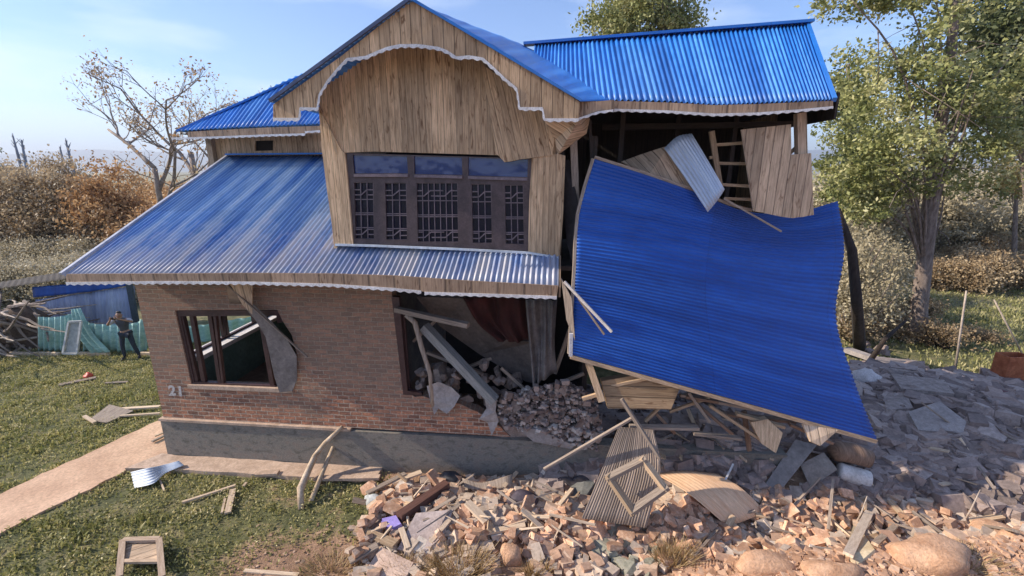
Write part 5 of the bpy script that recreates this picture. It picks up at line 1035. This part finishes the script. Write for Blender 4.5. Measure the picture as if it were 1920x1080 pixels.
# ------------------------------------------------------------------ left garden: shed, net, brushwood, cot, person
SH = empty('shed', tuple(T(150, 655)), 0, label='low shed walled with faded blue sheets under a dark tin roof', cat='shed')
ys = T(150, 655)[1]+1.6
sw = M_tin('faded_blue_sheet', (.26, .3, .44), (.34, .38, .52), (.44, .48, .6), .7)
corr('wall_sheet', [[at(66, 562, ys), at(252, 536, ys)], [at(72, 600, ys), at(256, 600, ys)], [at(75, 640, ys), at(262, 655, ys)]], 30, 4, .012, sw, SH)
corr('blue_band', [[at(60, 538, ys-.12), at(160, 531, ys-.12), at(238, 528, ys-.12)], [at(62, 558, ys-.12), at(160, 548, ys-.12), at(238, 536, ys-.12)]], 4, 4, .015, T_DARK, SH)
corr('roof', [[at(-30, 545, ys-.5), at(130, 522, ys-.5), at(262, 500, ys-.5)], [at(-20, 532, ys+1.8), at(130, 508, ys+1.8), at(262, 490, ys+1.8)]], 26, 4, .012, M('dark_tin', (.02, .016, .014), (.055, .043, .035), 3, .9, .3), SH)
beam('corner_post', at(242, 532, ys-.2), at(262, 640, ys-.2), .2, .1, M('dark_post', (.03, .045, .06), (.06, .08, .1), 4, .8, .2), SH)
beams('post', [(at(100, 540, ys+.3), at(104, 655, ys+.3), .1, .1)], W_OLD, SH)
NF = empty('net_fence', tuple(T(170, 660)), 0, label='sagging green net fence on posts before the shed', cat='fence')
netm = M('green_net', (.24, .44, .39), (.42, .62, .56), 4, .8, .25, 'Object', (1, 1, 3))
yn = T(170, 661)[1]
def netrow(us, tops, bots, y):
    return [[at(u, t, y) for u, t in zip(us, tops)], [at(u, t*.5+b*.5, y-.1) for u, t, b in zip(us, tops, bots)], [at(u, b, y) for u, b in zip(us, bots)]]
corr('net', netrow([72, 95, 120, 134], [594, 595, 592, 588], [656, 658, 658, 660], yn), 7, 10, .05, netm, NF)
corr('net', netrow([156, 175, 200, 225, 250, 275], [600, 607, 608, 608, 606, 596], [660, 659, 659, 660, 661, 662], yn), 9, 10, .05, netm, NF)
# the net runs on behind the house corner, seen through the side window
corr('net', [[at(262, 598, yn), at(350, 612, yn+.8), at(460, 596, yn+1.6), at(560, 590, yn+2.4)], [at(265, 655, yn), at(350, 650, yn+.8), at(460, 640, yn+1.6), at(560, 632, yn+2.4)]], 14, 8, .05, netm, NF)
for u, t in ((72, 590), (145, 585), (270, 590)): beam('post', at(u, t, yn+.05), at(u, 660, yn+.05)-E3*.2, .07, .07, W_OLD, NF)
corr('wrinkled_net', [[at(134, 580, yn-.1), at(150, 578, yn-.1)], [at(140, 620, yn-.15), at(175, 625, yn-.2)], [at(170, 662, yn-.3), at(208, 660, yn-.35)]], 3, 8, .04, netm, NF)
CT = empty('cot_frame', tuple(T(136, 664)), 0, label='grey woven cot frame standing upright against the green net', cat='cot')
q = [at(131, 603, yn-.5), at(154, 602, yn-.5), at(146, 663, yn-.85), at(120, 662, yn-.85)]
wv = M('woven_cord', (.26, .27, .25), (.42, .42, .38), 9, .8, .3)
slab('weave', [q[0], q[1], q[2], q[3]], .02, wv, CT)
for a_, b_ in ((0, 3), (1, 2), (0, 1), (2, 3)): beam('rail', q[a_]-E2*.03, q[b_]-E2*.03, .06, .06, M('grey_rail', (.42, .42, .4), (.58, .57, .54), 5, .7, .2), CT)
# brushwood: single branches
rg = np.random.default_rng(77); bc = T(30, 660)
proto_br = []
for k in range(5):
    L = rg.uniform(1.6, 2.6); pts = [np.array([0, 0, 0.])]; d = np.array([1, 0, 0.])
    for i in range(6): d = d+rg.normal(0, .16, 3); d /= np.linalg.norm(d); pts.append(pts[-1]+d*L/6)
    V, fs = tubeverts(pts, np.linspace(.06, .02, 7)*rg.uniform(.7, 1.2), 6); me = bpy.data.meshes.new('cut_branch'); me.from_pydata([tuple(v) for v in V], [], fs); me.update(); me.materials.append([STICK, BARK, W_OLD, BARK, STICK][k]); proto_br.append(me)
for k in range(90):
    o = bpy.data.objects.new('cut_branch', proto_br[k % 5]); COL.objects.link(o); f = rg.random(); rr_ = rg.normal(0, .55)
    o.location = bc+np.array([rg.uniform(-1.6, .5), rg.uniform(-.4, .9), rg.uniform(.1, 1.75)]); o.rotation_euler = (rg.uniform(0, 6.28), rg.uniform(-.2, 1.25), rg.choice([0, math.pi])*0+rg.normal(0, .5) if rg.random() < .65 else rg.normal(math.pi, .5))
    tag(o, 'cut branch in the brushwood pile left of the shed', 'branch', 'cut branches in the brushwood pile')
crumple('brush_core', bc+np.array([-.5, .5, .6]), 1., M('brush_shade', (.07, .045, .035), (.16, .11, .08), 8, .95, .6), 84, (1.5, .6, .9), label='dark filler standing for shade in the middle of the brushwood pile', cat='brushwood')  # solid dark core, shade between the branches put into its colour
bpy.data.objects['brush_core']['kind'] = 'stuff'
# low edging of stones and planks along the net
for k, (u0, u1, lb) in enumerate([(20, 68, 'left length of tan edging plank before the brushwood'), (70, 112, 'middle length of tan edging plank by the cot frame'), (150, 205, 'length of pale edging plank under the green net'), (264, 285, 'short edging plank at the feet of the person')]):
    stick(T(u0, 663, .06), T(u1, 664, .06), .1, .12, W_LIT, lb)

# person photographing the house
def person():
    b = T(246, 673); root = empty('person', tuple(b), 0, label='person in dark vest and trousers raising a phone with both hands', cat='person')
    S = 1.0
    skin = M('skin', (.3, .17, .11), (.38, .22, .15), 6, .6, .1); cl = M('dark_vest', (.05, .055, .07), (.09, .095, .11), 6, .9, .2); sl = M('pale_sleeves', (.38, .38, .4), (.5, .5, .52), 6, .9, .2); jn = M('dark_trousers', (.015, .022, .04), (.035, .045, .07), 6, .9, .2); hr = M('black_hair', (.01, .008, .008), (.025, .02, .018), 20, .6, .2)
    J = {'pel': (0, 0, .93), 'sp': (-.01, .01, 1.15), 'ch': (-.03, .01, 1.33), 'nk': (-.05, 0, 1.46), 'hd': (-.06, -.03, 1.56), 'ht': (-.06, -.01, 1.66),
         'ls': (-.22, 0, 1.40), 'le': (-.33, -.24, 1.32), 'lw': (-.16, -.38, 1.52), 'rs': (.14, 0, 1.40), 're': (.33, -.2, 1.36), 'rw': (.05, -.38, 1.53),
         'lh': (-.1, .0, .9), 'lk': (-.14, -.05, .5), 'la': (-.16, .02, .09), 'lt': (-.2, -.16, .03), 'rh': (.1, 0, .9), 'rk': (.17, -.05, .5), 'ra': (.24, .03, .09), 'rt': (.28, -.15, .03)}
    hand = {}
    for s_, w_ in (('l', 'lw'), ('r', 'rw')):
        x, y, z = J[w_]; sg_ = 1 if s_ == 'l' else -1
        J[s_+'p'] = (x+.02*sg_, y-.06, z+.05)
        for f in range(4): J[f'{s_}f{f}'] = (x+sg_*(.04+.004*f), y-.085-.003*f, z+.115-.02*f); J[f'{s_}g{f}'] = (x+sg_*.075, y-.07, z+.12-.02*f)
        J[s_+'th'] = (x+sg_*.03, y-.05, z+.02); J[s_+'tt'] = (x+sg_*.07, y-.045, z+.03)
    def skinmesh(name, edges, rad, mat, par):
        names = []; [names.append(n) for e in edges for n in e if n not in names]
        me = bpy.data.meshes.new(name); me.from_pydata([Vector(b)*0+Vector(J[n]) for n in names], [(names.index(a_), names.index(c_)) for a_, c_ in edges], []); me.materials.append(mat)
        o = bpy.data.objects.new(name, me); COL.objects.link(o); o.parent = par
        md = o.modifiers.new('skin', 'SKIN'); md.use_smooth_shade = True
        for i, n in enumerate(names):
            r = rad.get(n, .01); me.skin_vertices[0].data[i].radius = r if isinstance(r, tuple) else (r, r)
        me.skin_vertices[0].data[0].use_root = True; ss = o.modifiers.new('sub', 'SUBSURF'); ss.levels = 1; ss.render_levels = 1; return o
    E_ = [('pel', 'sp'), ('sp', 'ch'), ('ch', 'nk'), ('nk', 'hd'), ('hd', 'ht'), ('ch', 'ls'), ('ls', 'le'), ('le', 'lw'), ('lw', 'lp'), ('ch', 'rs'), ('rs', 're'), ('re', 'rw'), ('rw', 'rp'), ('pel', 'lh'), ('lh', 'lk'), ('lk', 'la'), ('la', 'lt'), ('pel', 'rh'), ('rh', 'rk'), ('rk', 'ra'), ('ra', 'rt')]
    for s_ in 'lr':
        for f in range(4): E_ += [(s_+'p', f'{s_}f{f}'), (f'{s_}f{f}', f'{s_}g{f}')]
        E_ += [(s_+'p', s_+'th'), (s_+'th', s_+'tt')]
    rad = dict(pel=(.13, .1), sp=(.12, .09), ch=(.14, .1), nk=.05, hd=(.078, .095), ht=(.065, .08), ls=.055, le=.04, lw=.027, rs=.055, re=.04, rw=.027, lh=.09, lk=.058, la=.04, lt=.035, rh=.09, rk=.058, ra=.04, rt=.035, lp=(.035, .018), rp=(.035, .018))
    for s_ in 'lr':
        for f in range(4): rad[f'{s_}f{f}'] = .009; rad[f'{s_}g{f}'] = .008
        rad[s_+'th'] = .011; rad[s_+'tt'] = .009
    body = skinmesh('body', E_, rad, skin, root)
    skinmesh('vest', [('pel', 'sp'), ('sp', 'ch'), ('ch', 'nk'), ('ch', 'ls'), ('ch', 'rs')], dict(pel=(.15, .12), sp=(.14, .11), ch=(.16, .12), nk=.06, ls=.07, rs=.07), cl, root)
    for a_, c_ in (('ls', 'le'), ('rs', 're')): skinmesh('sleeve', [(a_, c_)], {a_: .075, c_: .055}, sl, root)
    skinmesh('trousers', [('pel', 'lh'), ('lh', 'lk'), ('lk', 'la'), ('pel', 'rh'), ('rh', 'rk'), ('rk', 'ra')], dict(pel=(.145, .115), lh=.1, lk=.072, la=.055, rh=.1, rk=.072, ra=.055), jn, root)
    for a_, c_ in (('la', 'lt'), ('ra', 'rt')): skinmesh('shoe', [(a_, c_)], {a_: .05, c_: .042}, hr, root)
    J['h1'] = (-.06, .025, 1.58); J['h2'] = (-.06, .0, 1.66); J['h3'] = (-.06, -.05, 1.69); skinmesh('hair', [('h1', 'h2'), ('h2', 'h3')], dict(h1=(.08, .06), h2=(.085, .07), h3=(.06, .03)), hr, root)
    J['n1'] = (-.06, -.115, 1.58); J['n2'] = (-.06, -.135, 1.555); skinmesh('nose', [('n1', 'n2')], dict(n1=.01, n2=.014), skin, root)
    for x in (-.095, -.03):
        J['e'] = (x-.008, -.115, 1.585); J['f'] = (x+.008, -.115, 1.585); skinmesh('eye', [('e', 'f')], dict(e=.008, f=.008), hr, root)
    J['m1'] = (-.08, -.118, 1.52); J['m2'] = (-.04, -.118, 1.52); skinmesh('mouth', [('m1', 'm2')], dict(m1=.007, m2=.007), M('lips', (.25, .09, .07), (.3, .12, .1), 6, .5, .1), root)
    for x in (-.15, .03):
        J['e'] = (x, -.02, 1.59); J['f'] = (x, -.01, 1.54); skinmesh('ear', [('e', 'f')], dict(e=.018, f=.014), skin, root)
    root.rotation_euler = (0, 0, .35); root.scale = (1.02, 1.02, 1.02)
    c = Vector(b)+Matrix.Rotation(.35, 3, 'Z') @ Vector((-.055, -.44, 1.6))
    beam('phone', np.array(c)-E1*.08, np.array(c)+E1*.08, .012, .08, M('black_phone', (.01, .01, .012), (.02, .02, .025), 9, .3, .05), up=E3, label='dark phone held up sideways by the person', cat='phone')
person()

# ------------------------------------------------------------------ the air over the valley
import bmesh
hb = bmesh.new(); bmesh.ops.create_cube(hb, size=1); hm = bpy.data.meshes.new('haze'); hb.to_mesh(hm); hb.free()
hz = bpy.data.objects.new('haze', hm); COL.objects.link(hz); hz.location = (0, 0, 145); hz.scale = (13400, 13400, 350); tag(hz, kind='stuff')
hmt = bpy.data.materials.new('haze'); hmt.use_nodes = True; ht = hmt.node_tree; ht.nodes.clear(); pv = ht.nodes.new('ShaderNodeVolumePrincipled'); ho = ht.nodes.new('ShaderNodeOutputMaterial')
pv.inputs['Color'].default_value = (.8, .88, 1, 1); pv.inputs['Density'].default_value = .0003; pv.inputs['Anisotropy'].default_value = .2
ht.links.new(pv.outputs[0], ho.inputs['Volume']); hm.materials.append(hmt)
